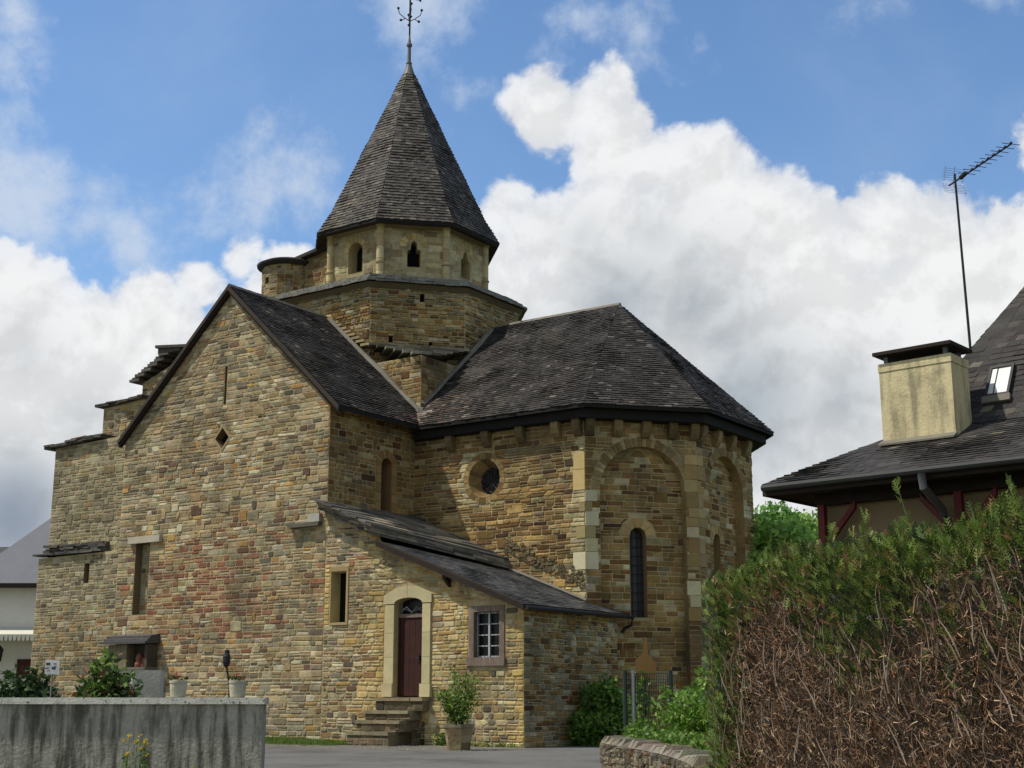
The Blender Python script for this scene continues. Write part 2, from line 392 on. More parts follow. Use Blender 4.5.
def roof_plane(verts, pal, thick=.14, **k):
    "one roof slope: dark deck prism + individual shingles; verts 3D coplanar, first two = eave left to right seen from outside"
    vs = [Vector(p) for p in verts]; Uv = (vs[1] - vs[0]).normalized(); N = Uv.cross(vs[2] - vs[0]).normalized()
    if N.z < 0: N = -N
    Vv = N.cross(Uv).normalized()
    if Vv.z < 0: Vv = -Vv
    return vs, Uv, Vv, N
def make_roof(mb, verts, pal, thick=.14, deck='roof_under', drop=None, shing=True, **k):
    vs, Uv, Vv, N = roof_plane(verts, pal)
    O = vs[0]; P = frame_pt(O, Uv, Vv, N)
    loop = [((p - O).dot(Uv), (p - O).dot(Vv)) for p in vs]
    mb.prism([P(u, v, -.002) for u, v in loop], Vector((0, 0, -thick)), deck)
    if shing: lay_shingles(mb, P, [loop], pal, **k)
    return P, loop

# palettes (linear albedo)
def pick(cols, a=.20):
    t = sum(c[0] for c in cols); x = R() * t
    for c in cols:
        x -= c[0]
        if x <= 0: return jit(lin(*c[1:]), a)
    return jit(lin(*cols[-1][1:]), a)
OCHRE = [(4,176,154,114),(3.5,158,136,98),(4,186,168,130),(3.5,158,146,118),(1.6,146,118,82),(2.4,198,186,154),(2.4,140,128,104),(.9,180,142,82),(1,118,92,72),(.9,104,94,78)]
RED = [(4,144,98,72),(3,156,112,82),(2,130,86,66),(4,172,146,106),(2,158,134,94),(1.5,152,140,112),(.8,188,162,120)]
GREY = [(4,154,143,114),(4,140,129,101),(3,166,155,124),(2,128,118,92),(1,152,130,90),(1,106,97,78),(.6,176,166,140)]
BRIGHT = [(5,202,180,128),(4,190,164,110),(3,208,192,148),(2,178,150,98),(2,190,158,98),(1.5,174,158,122),(.6,156,122,82)]
APSE = [(5,152,122,74),(4,138,108,62),(3,158,134,88),(2,124,90,50),(1,172,156,114),(1.2,106,76,44),(1,132,118,88),(.4,86,62,42)]
TOWER = [(4,166,138,88),(3,178,154,106),(3,148,116,66),(2,130,94,54),(2,140,126,96),(1,186,172,138),(1,106,78,50)]
PALE = [(5,182,168,130),(4,170,154,116),(3,190,176,140),(2,158,138,98),(1,144,128,98)]
def shingle_pal(kind):
    base = {'dark': [(5,50,46,42),(3,55,51,47),(2,43,39,36),(1.0,68,63,58),(.2,94,88,80)],
            'spire': [(5,80,75,70),(3,88,83,77),(3,70,65,61),(.8,108,102,94),(.6,54,49,46)],
            'brown': [(3,96,72,60),(2,120,98,84),(2,78,60,52),(1,140,124,112)]}[kind]
    return lambda u, v: pick(base, .12) if noise.noise(Vector((u * .6, v * .35, len(kind)))) < .22 else tuple(c * q for c, q in zip(pick(base, .12), (1.25, 1.22, 1.1)))

# ------------------------------------------------------------------ ground
g = MB(); g.face([(-2500,-2500,-.004),(2500,-2500,-.004),(2500,2500,-.004),(-2500,2500,-.004)], 'earth')
tag(g.build('ground'), kind='structure')
g = MB(); g.face([(-52,2,0),(-4.8,-14,0),(3,-14,0),(-8.2,14.4,0),(-10.6,18.6,0),(-13.5,24,0),(-17,33.5,0),(-20.6,35,0),(-41,31,0),(-60,31,0),(-70,20,0)], 'asphalt')
tag(g.build('road'), kind='structure')

# ------------------------------------------------------------------ the church
X0, X1, XR = -36.85, -27.55, -20.5      # transept west, east edge; annex east edge
YF, YC, YA = 29.94, 34.0, 38.7          # facade, choir wall, choir axis
XM = -32.03
church = thing('church', 'Romanesque rubble stone church with dark shingled roofs and an octagonal spired tower', 'church', (-29, 33, 0))
EX = Vector((1, 0, 0)); EY = Vector((0, 1, 0)); EZ = Vector((0, 0, 1))
PF = frame_pt((0, YF, 0), EX, EZ, -EY)       # facade: u = world X, v = z
PE = frame_pt((X1, 0, 0), EY, EZ, EX)        # transept east wall: u = Y
def facade_pal(u, z):
    red = max(0, 1 - hypot((u + 32.3) / 4.4, (z - 4.7) / 2.6)) * 1.5
    red = max(red, max(0, 1 - hypot((u + 27.0) / 1.6, (z - 4.6) / 1.0)) * 1.0, .9 * max(0, 1 - hypot((u + 35.2) / 1.2, (z - 4.6) / 1.6)))
    grey = max(0, (-35 - u) / 6) + (.25 if noise.noise(Vector((u * .35, z * .45, 5))) > .12 else 0)
    if R() < red * .78: return pick(RED)
    if R() < grey: return pick(GREY)
    if u > -26.2 and z < 7: return pick(BRIGHT)
    return pick(OCHRE)
# transept wall
slit = rect(-32.16, -32.07, 10.45, 11.7); loz = [(-32.15, 9.0), (-31.84, 9.34), (-32.15, 9.68), (-32.46, 9.34)]
nar = rect(-27.28, -26.7, 3.38, 4.82)
slot = rect(-35.98, -35.3, 3.9, 6.2)
mb = MB()
outer = [(X0, 0), (X1, 0), (X1, 9.85), (XM, 14.2), (X0, 9.85)]
base_wall(mb, PF, outer, [(slit, .35), (loz, .3), (slot, .28)])
lay_stones(mb, PF, [outer, rect(-32.18, -32.05, 10.42, 11.72), [(-32.15, 8.88), (-31.73, 9.34), (-32.15, 9.80), (-32.57, 9.34)], rect(-36.0, -35.28, 3.86, 6.24)], facade_pal, quoin=(0, 1), seed=1, rowh=(.09, .21), wid=(.15, .52), wob=.03)
for a, b in zip(loz, loz[1:] + loz[:1]):
    c = (-32.15, 9.34); o_ = lambda p: (c[0] + (p[0] - c[0]) * 1.32, c[1] + (p[1] - c[1]) * 1.32)
    blocks(mb, PF, [a, b, o_(b), o_(a)], .02, 'ashlar', jit(lin(150, 134, 100), .1))
mb.box((-36.25, YF - .14, 6.2), (-34.72, YF + .06, 6.42), 'ashlar', lin(176, 168, 148))       # lintel over the slot
PB = frame_pt((0, YF + .28, 0), EX, EZ, -EY); base_wall(mb, PB, slot); lay_stones(mb, PB, [slot], lambda u, z: pick(GREY), seed=4)
mb.box((-28.98, YF - .2, 6.22), (-27.72, YF + .05, 6.34), 'slab_stone', lin(96, 90, 80)); mb.box((-28.2, YF - .14, 6.343), (-27.74, YF + .05, 6.6), 'ashlar', lin(168, 164, 152))
# east side of the transept with its slim arched window
tw = arch(32.35, 32.85, 6.9, 8.35)
outer = [(YF, 0), (YC + .2, 0), (YC + .2, 9.9), (YF, 9.9)]
base_wall(mb, PE, outer, [(tw, .4)], rcol=lin(128, 98, 62))
lay_stones(mb, PE, [[(YF, 3), (YC, 3), (YC, 9.9), (YF, 9.9)], arch(32.1, 33.1, 6.9, 8.4)], lambda u, z: pick(APSE), rowh=(.14, .24), quoin=(1, 0), seed=2)
voussoirs(mb, PE, 32.6, 8.35, .26, .52, 0, pi, 9, lambda u, z: pick([(1,142,112,70),(1,128,96,60)]))
for s in (32.1, 32.86):
    for k in range(5): blocks(mb, PE, rect(s + .01, s + .24, 6.92 + k * .29, 7.19 + k * .29), .03, 'ashlar', pick([(1,136,108,68),(1,144,118,76)]))
PW = frame_pt((X0, 0, 0), -EY, EZ, -EX)
outer = [(-YC - 6, 0), (-YF, 0), (-YF, 9.9), (-YC - 6, 9.9)]; base_wall(mb, PW, outer); lay_stones(mb, PW, [outer], lambda u, z: pick(GREY), seed=3)
tag(mb.build('transept_wall', church))
for nm, L, d, P in (('slit_window', slit, .34, PF), ('lozenge_window', loz, .28, PF), ('arched_window', tw, .38, PE)):
    b = MB(); back_panel(b, P, L, d, 'void' if nm != 'arched_window' else 'glass_dark'); b.build(nm, church)

# west stair block beside the gable
def stone_box(name, x0, x1, y0, y1, z0, z1a, z1b, pal, parent=church, seed=9, hole=None, faces='SWE'):
    m_ = MB(); P = frame_pt((0, y0, 0), EX, EZ, -EY); outer = [(x0, z0), (x1, z0), (x1, z1b), (x0, z1a)]
    base_wall(m_, P, outer, [(hole, .3)] if hole else ()); lay_stones(m_, P, [outer] + ([hole] if hole else []), pal, seed=seed, rowh=(.1, .19))
    if hole: back_panel(m_, P, hole, .29, 'void')
    P = frame_pt((x0, 0, 0), -EY, EZ, -EX); o2 = [(-y1, z0), (-y0, z0), (-y0, z1a), (-y1, z1a)]; base_wall(m_, P, o2); lay_stones(m_, P, [o2], pal, seed=seed)
    P = frame_pt((x1, 0, 0), EY, EZ, EX); o2 = [(y0, z0), (y1, z0), (y1, z1b), (y0, z1b)]; base_wall(m_, P, o2)
    P = frame_pt((0, y1, 0), -EX, EZ, EY); o2 = [(-x1, z0), (-x0, z0), (-x0, z1a), (-x1, z1b)]; base_wall(m_, P, o2)
    m_.face([(x0, y0, z1a), (x1, y0, z1b), (x1, y1, z1b), (x0, y1, z1a)], 'mortar')
    return m_.build(name, parent)
def slab_roof(mb, x0, x1, y0, y1, za, zb, n=8, t=.09, pal=GREY, layers=2):
    "overlapping rough stone slabs laid along x"
    for l in range(layers):
        x = x0
        while x < x1 - .05:
            wd = U_(.35, .8); e = min(x + wd, x1); f = lambda q: za + (zb - za) * (q - x0) / (x1 - x0) + l * t
            o0, o1 = U_(-.07, .05), U_(0, .04); tt = t * U_(.7, 1.05)
            mb.hexa([(x+.01, y0+o0, f(x)+o1), (e, y0+o0+U_(-.03,.03), f(e)), (e, y1, f(e)), (x+.01, y1, f(x)+o1), (x+.01, y0+o0, f(x)+o1+tt), (e, y0+o0, f(e)+tt), (e, y1, f(e)+tt), (x+.01, y1, f(x)+o1+tt)], 'slab_stone', jit(lin(78, 74, 68), .25))
            x = e
stone_box('lower_side_wall', -41.08, X0 - .003, YF + .0, YF + 5, 0, 6.0, 6.05, lambda u, z: pick(GREY + [(5,166,140,96),(3,150,118,80)]) if z < 4 else pick(GREY), seed=11, hole=rect(-38.55, -38.3, 5.05, 5.7))
stone_box('upper_side_wall', -41.0, X0 - .003, YF + .3, YF + 5, 6.02, 9.95, 10.05, lambda u, z: pick(GREY), seed=12)
mb = MB(); slab_roof(mb, -41.25, -37.6, YF - .12, YF + .32, 6.06, 6.06, layers=1, t=.09); slab_roof(mb, -40.95, -37.7, YF + .1, YF + .34, 6.16, 6.16, layers=3, t=.09); mb.build('stone_ledge', church)
mb = MB(); slab_roof(mb, -41.45, -38.3, YF + .12, YF + 5.2, 9.92, 10.06, layers=2, t=.075)
mb.hexa([(-40.0,YF+.14,10.14),(-39.2,YF+.14,10.18),(-39.2,YF+1,10.19),(-40.0,YF+1,10.16),(-40.0,YF+.14,10.19),(-39.2,YF+.14,10.22),(-39.2,YF+1,10.25),(-40.0,YF+1,10.2)], 'slab_stone', lin(120, 76, 56)); mb.build('slab_roof', church)
stone_box('stair_wall', -39.2, X0 - .003, 30.8, 34, 9.9, 11.3, 11.4, lambda u, z: pick(GREY + OCHRE), seed=13)
mb = MB(); slab_roof(mb, -39.45, -36.9, 30.6, 34.2, 11.30, 11.38, layers=2, t=.06); mb.build('slab_roof', church)
stone_box('bell_wall', -38.4, -35.9, 31.8, 34, 10.3, 12.3, 13.1, lambda u, z: pick(GREY + OCHRE), seed=14)
mb = MB()
for k in range(6):
    x = -39.0 + k * .30; z = 12.36 + k * .155
    mb.box((x + .12, 31.6 + U_(-.05,.05), z), (x + .62, 34.1, z + .10), 'slab_stone', jit(lin(92, 86, 78), .2)); mb.box((x + .2, 31.63, z + .103), (x + .62, 34.1, z + .17), 'slab_stone', jit(lin(70, 66, 60), .2))
mb.box((-37.45, 31.6, 13.2), (-36.3, 34, 13.42), 'slab_stone', lin(88, 82, 74)); mb.hexa([(-37.5, 31.5, 13.423), (-35.9, 31.5, 13.25),(-35.9,34,13.25),(-37.5,34,13.423),(-37.5,31.5,13.53),(-35.9,31.5,13.34),(-35.9,34,13.34),(-37.5,34,13.53)], 'slab_stone', lin(70, 66, 60)); mb.build('slab_roof', church)

# transept roof
EAV_X = XM + 4.98; RZ = 14.38; SL = (RZ - 9.78) / 4.98
tr = MB()
y0 = YF - .16
cz = lambda X: RZ - SL * abs(X - XM)
trp = lambda u, v: pick([(3,96,72,60),(2,120,98,84),(2,78,60,52)], .14) if (v < 1.1 and R() < .28 and u > 2.8) else shingle_pal('dark')(u, v)
vy = lambda X: 33.52 + (EAV_X - X) * (SL / .885)      # valley line towards the tower corner
make_roof(tr, [(EAV_X, y0, 9.78), (EAV_X, 33.52, 9.78), (-27.66, vy(-27.66), cz(-27.66)), (-27.66, 34.45, cz(-27.66)), (XM, 34.45, RZ), (XM, y0, RZ)], trp)
make_roof(tr, [(XM * 2 - EAV_X, 36, 9.78), (XM * 2 - EAV_X, y0, 9.78), (XM, y0, RZ), (XM, 36, RZ)], shingle_pal('dark'))
tro = tr.build('transept_roof', church)
rc = MB(); y = y0
while y < 34.3:
    e = y + .42; rc.hexa([(XM-.11, y, RZ-.06), (XM+.11, y, RZ-.06), (XM+.11, e, RZ-.06), (XM-.11, e, RZ-.06), (XM-.03, y, RZ+.05), (XM+.03, y, RZ+.05), (XM+.03, e, RZ+.04), (XM-.03, e, RZ+.04)], 'shingle', jit(lin(92, 86, 80), .15)); y = e + .005
rc.build('ridge_cap', tro)
for sgn in (-1, 1):      # verge boards following the gable
    b = MB(); xe = XM + sgn * 4.98
    b.hexa([(XM, y0 - .05, RZ - .17), (xe, y0 - .05, 9.78 - .17), (xe, y0 + .0, 9.78 - .17), (XM, y0, RZ - .17), (XM, y0 - .05, RZ - .02), (xe, y0 - .05, 9.76), (xe, y0, 9.76), (XM, y0, RZ - .02)], 'verge_wood')
    b.hexa([(XM, y0 + .003, RZ - .26), (xe, y0 + .003, 9.78 - .26), (xe, YF - .001, 9.78 - .26), (XM, YF - .001, RZ - .26), (XM, y0 + .003, RZ - .175), (xe, y0 + .003, 9.605), (xe, YF - .001, 9.605), (XM, YF - .001, RZ - .175)], 'dark_wood')
    b.build('verge_board', tro)

# ---------------- choir and apse
A_, B_, C_, D_ = Vector((-21.08, YC, 0)), Vector((-18.78, 36.7, 0)), Vector((-18.78, 40.6, 0)), Vector((-21.08, 43.4, 0))
ch = MB()
PC = frame_pt((0, YC, 0), EX, EZ, -EY)
oc = circle(-24.75, 7.90, .60)
outer = [(X1, 0), (A_.x, 0), (A_.x, 9.75), (X1, 9.75)]
def choir_pal(u, z): return pick(APSE + [(4,184,150,92),(2,196,170,116)]) if z < 7.9 and u > -26.3 else pick(APSE)
base_wall(ch, PC, outer, [(oc, 0)])
lay_stones(ch, PC, [outer, circle(-24.75, 7.90, .78)], choir_pal, rowh=(.11, .19), wid=(.22, .6), quoin=(0, 1), qcol=lin(200, 184, 140), seed=21, h=.02)
voussoirs(ch, PC, -24.75, 7.90, .60, .80, 0, 2 * pi, 21, lambda u, z: pick([(2,156,130,84),(1,132,102,62),(1,168,144,98)]), h=.018, m='stone')
n = 24; c_ = (-24.75, 7.90); ci = (-24.66, 7.84)     # splay
for i in range(n):
    t0, t1 = 2 * pi * i / n, 2 * pi * (i + 1) / n
    q = lambda t, r, c, d: PC(c[0] + r * cos(t), c[1] + r * sin(t), d)
    ch.face([q(t0, .603, c_, .015), q(t1, .603, c_, .015), q(t1, .42, ci, -.32), q(t0, .42, ci, -.32)], 'stone', jit(lin(142, 114, 70), .3))
# flank of lower ragged masonry above the lean-to roof
for i in range(240):
    u = U_(-24.0, -21.2); zt = 3.95 + (-20.4 - u) * .45; z = zt + U_(.0, .5) * (1 - .4 * R())
    s = U_(.03, .08); blocks(ch, PC, [(u, z), (u + s * 1.8, z + U_(-.02,.02)), (u + s * 1.5, z + s), (u + s * .3, z + s * .9)], U_(.03, .07), 'stone', pick([(2,104,94,72),(2,124,110,82),(1,150,130,90)]))
def apse_face(p, q, L_u, arch_l, win, wd, blind=False, seed=30):
    Uv = (q - p).normalized(); N = Vector((Uv.y, -Uv.x, 0)); P = frame_pt((p.x, p.y, 0), Uv, EZ, N); Wd = (q - p).length
    al, ar, zs = arch_l; AL = arch(al, ar, 0.0, zs, 20); outer = [(0, 0), (Wd, 0), (Wd, 9.75), (0, 9.75)]
    dr = .30
    base_wall(ch, P, outer, [(AL, dr)], rm='stone', rcol=lin(160, 134, 90))
    big = arch(al - .28, ar + .28, zs, zs, 20)
    lay_stones(ch, P, [outer, AL[:2] + [(ar, zs), (ar + .3, zs)] + [(((al+ar)/2) + ((ar-al)/2+.3) * cos(pi*i/20), zs + ((ar-al)/2+.3) * sin(pi*i/20)) for i in range(1, 20)] + [(al - .3, zs), (al, zs)]],
               lambda u, z: pick(APSE + [(5,196,182,146)]) if 3.5 < z < 7.6 else pick(APSE), rowh=(.13, .25), wid=(.2, .52), quoin=(0, 0), seed=seed, h=.016, round_=.4)
    voussoirs(ch, P, (al + ar) / 2, zs, (ar - al) / 2, (ar - al) / 2 + .28, 0, pi, 34, lambda u, z: pick([(3,150,128,88),(2,134,108,70),(1,168,148,108),(.6,96,76,54)]), h=.02, m='stone')
    PI_ = frame_pt(P(0, 0, -dr), Uv, EZ, N)
    W0, W1, wz0, wzs = win; WL = arch(W0, W1, wz0, wzs, 12); wc = (W0 + W1) / 2
    base_wall(ch, PI_, AL, [(WL, .35)] , rcol=lin(140, 118, 80))
    so = arch(W0 - .30, W1 + .30, wzs, wzs, 12)
    lay_stones(ch, PI_, [AL, WL[:2] + [(W1, wzs), (W1 + .32, wzs)] + [(wc + ((W1-W0)/2+.32) * cos(pi*i/12), wzs + ((W1-W0)/2+.32) * sin(pi*i/12)) for i in range(1, 12)] + [(W0 - .32, wzs), (W0, wzs)]],
               lambda u, z: pick(APSE + [(1.2,190,176,140)]), rowh=(.11, .22), wid=(.18, .52), seed=seed + 1, h=.014, round_=.5)
    voussoirs(ch, PI_, wc, wzs, (W1 - W0) / 2, (W1 - W0) / 2 + .3, 0, pi, 5, lambda u, z: pick([(2,172,148,100),(1,160,134,88)]), h=.02)
    return PI_, WL
PS, WL1 = apse_face(A_, B_, 0, (.46, 3.16, 7.25), (1.46, 1.98, 3.55, 5.95), .3, seed=30)
PT, WL2 = apse_face(B_, C_, 0, (.75, 3.15, 7.45), (1.55, 2.0, 3.8, 6.0), .3, seed=40)
for p, q in ((C_, D_), (D_, Vector((-27.7, 43.4, 0)))):
    Uv = (q - p).normalized(); P = frame_pt(p, Uv, EZ, Vector((Uv.y, -Uv.x, 0))); o2 = [(0, 0), ((q-p).length, 0), ((q-p).length, 9.75), (0, 9.75)]; base_wall(ch, P, o2); lay_stones(ch, P, [o2], lambda u, z: pick(APSE), seed=50)
# pale dressed corner blocks
Us = (B_ - A_).normalized(); Ns = Vector((Us.y, -Us.x, 0)); P1 = frame_pt(A_, Us, EZ, Ns); P2 = P1; Ue = EY; PEa = frame_pt(B_, EY, EZ, EX)
z = 4.9
for k, (hgt, wl, wr, col) in enumerate([(.52,.42,.38,(206,196,162)),(.40,.0,.36,(186,174,132)),(.36,.30,.30,(160,142,100)),(.42,0,.40,(196,186,150)),(.30,.2,.2,(150,134,94)),(.34,0,.36,(188,180,146)),(.62,.40,.0,(196,172,116)),(.5,.38,.0,(196,172,116))]):
    if wl: blocks(ch, PC, rect(A_.x - wl, A_.x + .003, z, z + hgt - .015), .032, 'ashlar', jit(lin(*col), .06))
    if wr: blocks(ch, P1, rect(-.003, wr, z, z + hgt - .015), .028, 'ashlar', jit(lin(*col), .06))
    z += hgt
Ws = (B_ - A_).length; z = 2.8
for k in range(15):
    hgt = U_(.28, .48)
    if R() < .75: blocks(ch, P1, rect(Ws - U_(.3, .44), Ws + .003, z, z + hgt - .015), .028, 'ashlar', pick([(1,186,174,138),(2,164,142,98),(2,150,124,80)]))
    if R() < .6: blocks(ch, PEa, rect(-.003, U_(.3, .6), z, z + hgt - .015), .028, 'ashlar', pick([(1,180,166,130),(2,156,134,92)]))
    z += hgt
ch.build('choir_wall', church)
def corbel(P, u, z=8.84, parent=church):
    m_ = MB(); w_ = .13
    prof = [(0, 0), (.1, .04), (.2, .16), (.26, .34), (.26, .5), (0, .5)]
    m_.prism([P(u - w_, z + b, a + .01) for a, b in prof], Vector(P(u + w_, 0, 0)) - Vector(P(u - w_, 0, 0)), 'stone', pick([(1,140,120,84),(1,120,100,70)]))
    m_.build('corbel', parent)
for u in (-26.0, -24.6, -23.3, -22.0, -21.25): corbel(PC, u)
for u in (.12, 1.0, 1.9, 2.75, 3.45): corbel(P1, u)
for u in (.2, 1.2, 2.2, 3.3): corbel(PEa, u)
# windows of choir
f = MB(); back_panel(f, PS, WL1, .33, 'glass_church')
for k in range(9): f.box((0,0,0),(0,0,0),'iron') if False else None
for zz in [3.75 + .27 * k for k in range(9)]:
    f.prism([PS(1.46, zz, -.30), PS(1.98, zz, -.30), PS(1.98, zz + .018, -.30), PS(1.46, zz + .018, -.30)], Ns * .015, 'iron')
for uu in (1.63, 1.80): f.prism([PS(uu, 3.55, -.30), PS(uu + .015, 3.55, -.30), PS(uu + .015, 6.15, -.30), PS(uu, 6.15, -.30)], Ns * .013, 'iron')
f.prism([PS(1.40, 3.45, -.34), PS(2.04, 3.45, -.34), PS(2.04, 3.55, -.34), PS(1.40, 3.55, -.34)], Ns * .38, 'ashlar', lin(150, 132, 92)); f.build('arched_window', church)
f = MB(); back_panel(f, PT, WL2, .33, 'glass_church'); f.build('arched_window', church)
f = MB(); back_panel(f, PC, circle(-24.66, 7.84, .43), .31, 'glass_dark')
for k in range(6):
    t = pi * k / 6; d = Vector((cos(t), 0, sin(t))); c0 = PC(-24.66, 7.84, -.29); f.tube([c0 - d * .42, c0 + d * .42], .022, 'iron', seg=5)
c0 = PC(-24.66, 7.84, -.29)
for k in range(6):
    t = 2 * pi * k / 6 + .5; cc = c0 + Vector((cos(t), 0, sin(t))) * .24; f.tube([cc + Vector((cos(a), 0, sin(a))) * .12 for a in [2*pi*i/10 for i in range(11)]], .02, 'iron', seg=5, cap=False)
f.build('round_window', church)

# choir roof
cr = MB(); EZc = 9.72; ax = Vector((-22.55, YA, 14.3))
Ae, Be, Ce, De = Vector((-20.78, 33.5, EZc)), Vector((-18.12, 36.42, EZc)), Vector((-18.12, 40.95, EZc)), Vector((-20.78, 43.9, EZc))
Ls = Vector((-27.14, 33.5, EZc)); slc = (14.3 - EZc) / (YA - 33.5)
def chp(u, v): return pick([(3,84,68,58),(2,112,98,86),(2,70,58,50),(.4,136,126,114)], .14) if (u < 2.2 and v < 1.8 and R() < .55 - u * .2) else shingle_pal('dark')(u, v)
zt = lambda X, Y: EZc + slc * (Y - 33.5)
yv = lambda X: (RZ - SL * (X - XM) - EZc) / slc + 33.5
make_roof(cr, [Ls, Ae, ax, (-27.68, YA, 14.3), (-27.68, yv(-27.68), zt(0, yv(-27.68)))], chp, thick=.11)
hp = lambda u, v: pick([(4,56,52,48),(3,64,59,55),(2,48,44,40),(.6,96,90,82)], .12)
make_roof(cr, [Ae, Be, ax], hp, thick=.11); make_roof(cr, [Be, Ce, ax], shingle_pal('dark'), thick=.11)
make_roof(cr, [Ce, De, ax], shingle_pal('dark'), thick=.11); make_roof(cr, [De, (-27.68, 43.9, EZc), (-27.68, YA, 14.3), ax], shingle_pal('dark'), thick=.11, shing=False)
cro = cr.build('choir_roof', church)
e = MB()      # timber wall plate and soffit; near-black colour carries the shade below the eaves
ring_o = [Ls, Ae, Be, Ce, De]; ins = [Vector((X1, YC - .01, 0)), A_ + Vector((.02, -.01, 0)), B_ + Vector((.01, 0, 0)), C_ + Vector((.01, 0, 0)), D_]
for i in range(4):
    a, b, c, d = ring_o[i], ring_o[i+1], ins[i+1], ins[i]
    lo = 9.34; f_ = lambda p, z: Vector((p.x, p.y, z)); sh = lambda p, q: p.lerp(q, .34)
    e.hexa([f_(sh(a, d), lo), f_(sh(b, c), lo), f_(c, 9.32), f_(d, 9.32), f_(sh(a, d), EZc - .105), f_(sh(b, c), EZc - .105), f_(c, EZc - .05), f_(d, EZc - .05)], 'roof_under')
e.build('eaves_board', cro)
rc = MB(); x = -27.7
while x < -22.6:
    q = min(x + .4, -22.5); rc.hexa([(x, YA-.09, 14.24), (q, YA-.09, 14.24), (q, YA+.09, 14.24), (x, YA+.09, 14.24), (x, YA-.03, 14.335), (q, YA-.03, 14.33), (q, YA+.03, 14.33), (x, YA+.03, 14.335)], 'flashing'); x = q + .006
rc.build('ridge_cap', cro)
# mortar flashings where the roofs meet the tower
fl = MB()
def strip(p, q, w_=.12, up=.06):
    p, q = Vector(p), Vector(q); n_ = 10
    fl.tube([p.lerp(q, i / n_) + Vector((U_(-.02,.02), U_(-.02,.02), U_(-.02,.02))) for i in range(n_ + 1)], [w_ * U_(.75, 1.15) for _ in range(n_ + 1)], 'flashing', seg=6)
strip((XM + .3, 34.38, cz(XM + .3) + .05), (-27.7, 34.38, cz(-27.7) + .08), .11); strip((-27.62, 34.5, zt(0, 34.5) + .05), (-27.62, YA - .3, 14.1), .10); strip((-27.74, 34.36, cz(-27.7)), (-27.55, 34.42, cz(-27.7) + .06), .14)
fl.build('mortar_flashing', church)

# ---------------- crossing tower
tw_ = MB(); TX, TY = -32.0, 38.75
# square crossing base seen above the roofs
sq = 4.32
P = frame_pt((0, TY - sq, 0), EX, EZ, -EY); o2 = [(TX - sq, 9.7), (TX + sq, 9.7), (TX + sq, 12.36), (TX - sq, 12.36)]; base_wall(tw_, P, o2); lay_stones(tw_, P, [o2], lambda u, z: pick(TOWER), quoin=(0, 1), seed=60)
P = frame_pt((TX + sq, 0, 0), EY, EZ, EX); o2 = [(TY - sq, 9.7), (TY + sq, 9.7), (TY + sq, 12.36), (TY - sq, 12.36)]; base_wall(tw_, P, o2); lay_stones(tw_, P, [o2], lambda u, z: pick(TOWER), quoin=(1, 0), seed=61)
# lower irregular octagon
lo8 = [(-34.5, 34.62), (-30.15, 34.62), (-27.92, 37.15), (-27.92, 40.4), (-30.15, 42.9), (-34.3, 42.9), (-36.1, 40.4), (-36.1, 36.6)]
for i in range(8):
    a, b = Vector((*lo8[i], 0)), Vector((*lo8[(i+1) % 8], 0)); Uv = (b - a).normalized(); P = frame_pt(a, Uv, EZ, Vector((Uv.y, -Uv.x, 0))); L = (b - a).length
    o2 = [(0, 10.5), (L, 10.5), (L, 15.3), (0, 15.3)]
    ho = [rect(L * .52, L * .52 + .16, 14.78, 15.08), rect(L * .2, L * .2 + .15, 13.25, 13.5), rect(L * .62, L * .62 + .13, 13.1, 13.35)] if i == 1 else []
    base_wall(tw_, P, o2, [(q, .25) for q in ho]); [back_panel(tw_, P, q, .24, 'void') for q in ho]
    if i in (0, 1, 2): lay_stones(tw_, P, [o2] + ho, lambda u, z: pick(TOWER) if z < 14.7 else pick(GREY + TOWER), rowh=(.09, .17), wid=(.15, .42), seed=62 + i, wob=.05, h=.035)
# arched slab hood on the squinch and stepped stones
up8s = [(TX + 2.85 * c, TY + 2.85 * s) for c, s in []]
tower = tw_.build('tower_wall', church)
sb = MB()
dM, dO, dT = Vector((-29.03, 35.88, 0)), Vector((.755, -.656, 0)), Vector((.656, .755, 0))
for k in range(6):      # weathering courses stepping down from the drum to the crossing corner
    o = .55 + .27 * k; hl = (1.97 - o) + .34 + .02 * k; z = 12.98 - .115 * k; n_ = max(3, int(hl * 3.2)); a_ = -hl
    for i_ in range(n_):
        t0, t1 = a_ + 2 * hl * i_ / n_, a_ + 2 * hl * (i_ + 1) / n_ - .012; oo = o + U_(-.06, .05); zz = z + U_(-.012, .012); th = U_(.08, .11)
        q = [dM + dO * oo + dT * t0, dM + dO * (oo + U_(-.02, .02)) + dT * t1, dM - dO * .1 + dT * t1, dM - dO * .1 + dT * t0]
        sb.hexa([p + EZ * zz for p in q] + [p + EZ * (zz + th) for p in q], 'slab_stone', pick([(3,138,132,114),(2,118,112,96),(1,152,142,116),(1,92,86,74)], .16))
for k in range(9):      # old raking course left of the squinch
    x = -32.0 + k * .21; z = 14.2 - k * .145
    sb.box((x, 34.36 + U_(-.03,.03), z), (x + .38, 34.66, z + .09), 'slab_stone', jit(lin(160, 140, 104), .15))
sb.build('squinch_slabs', tower)
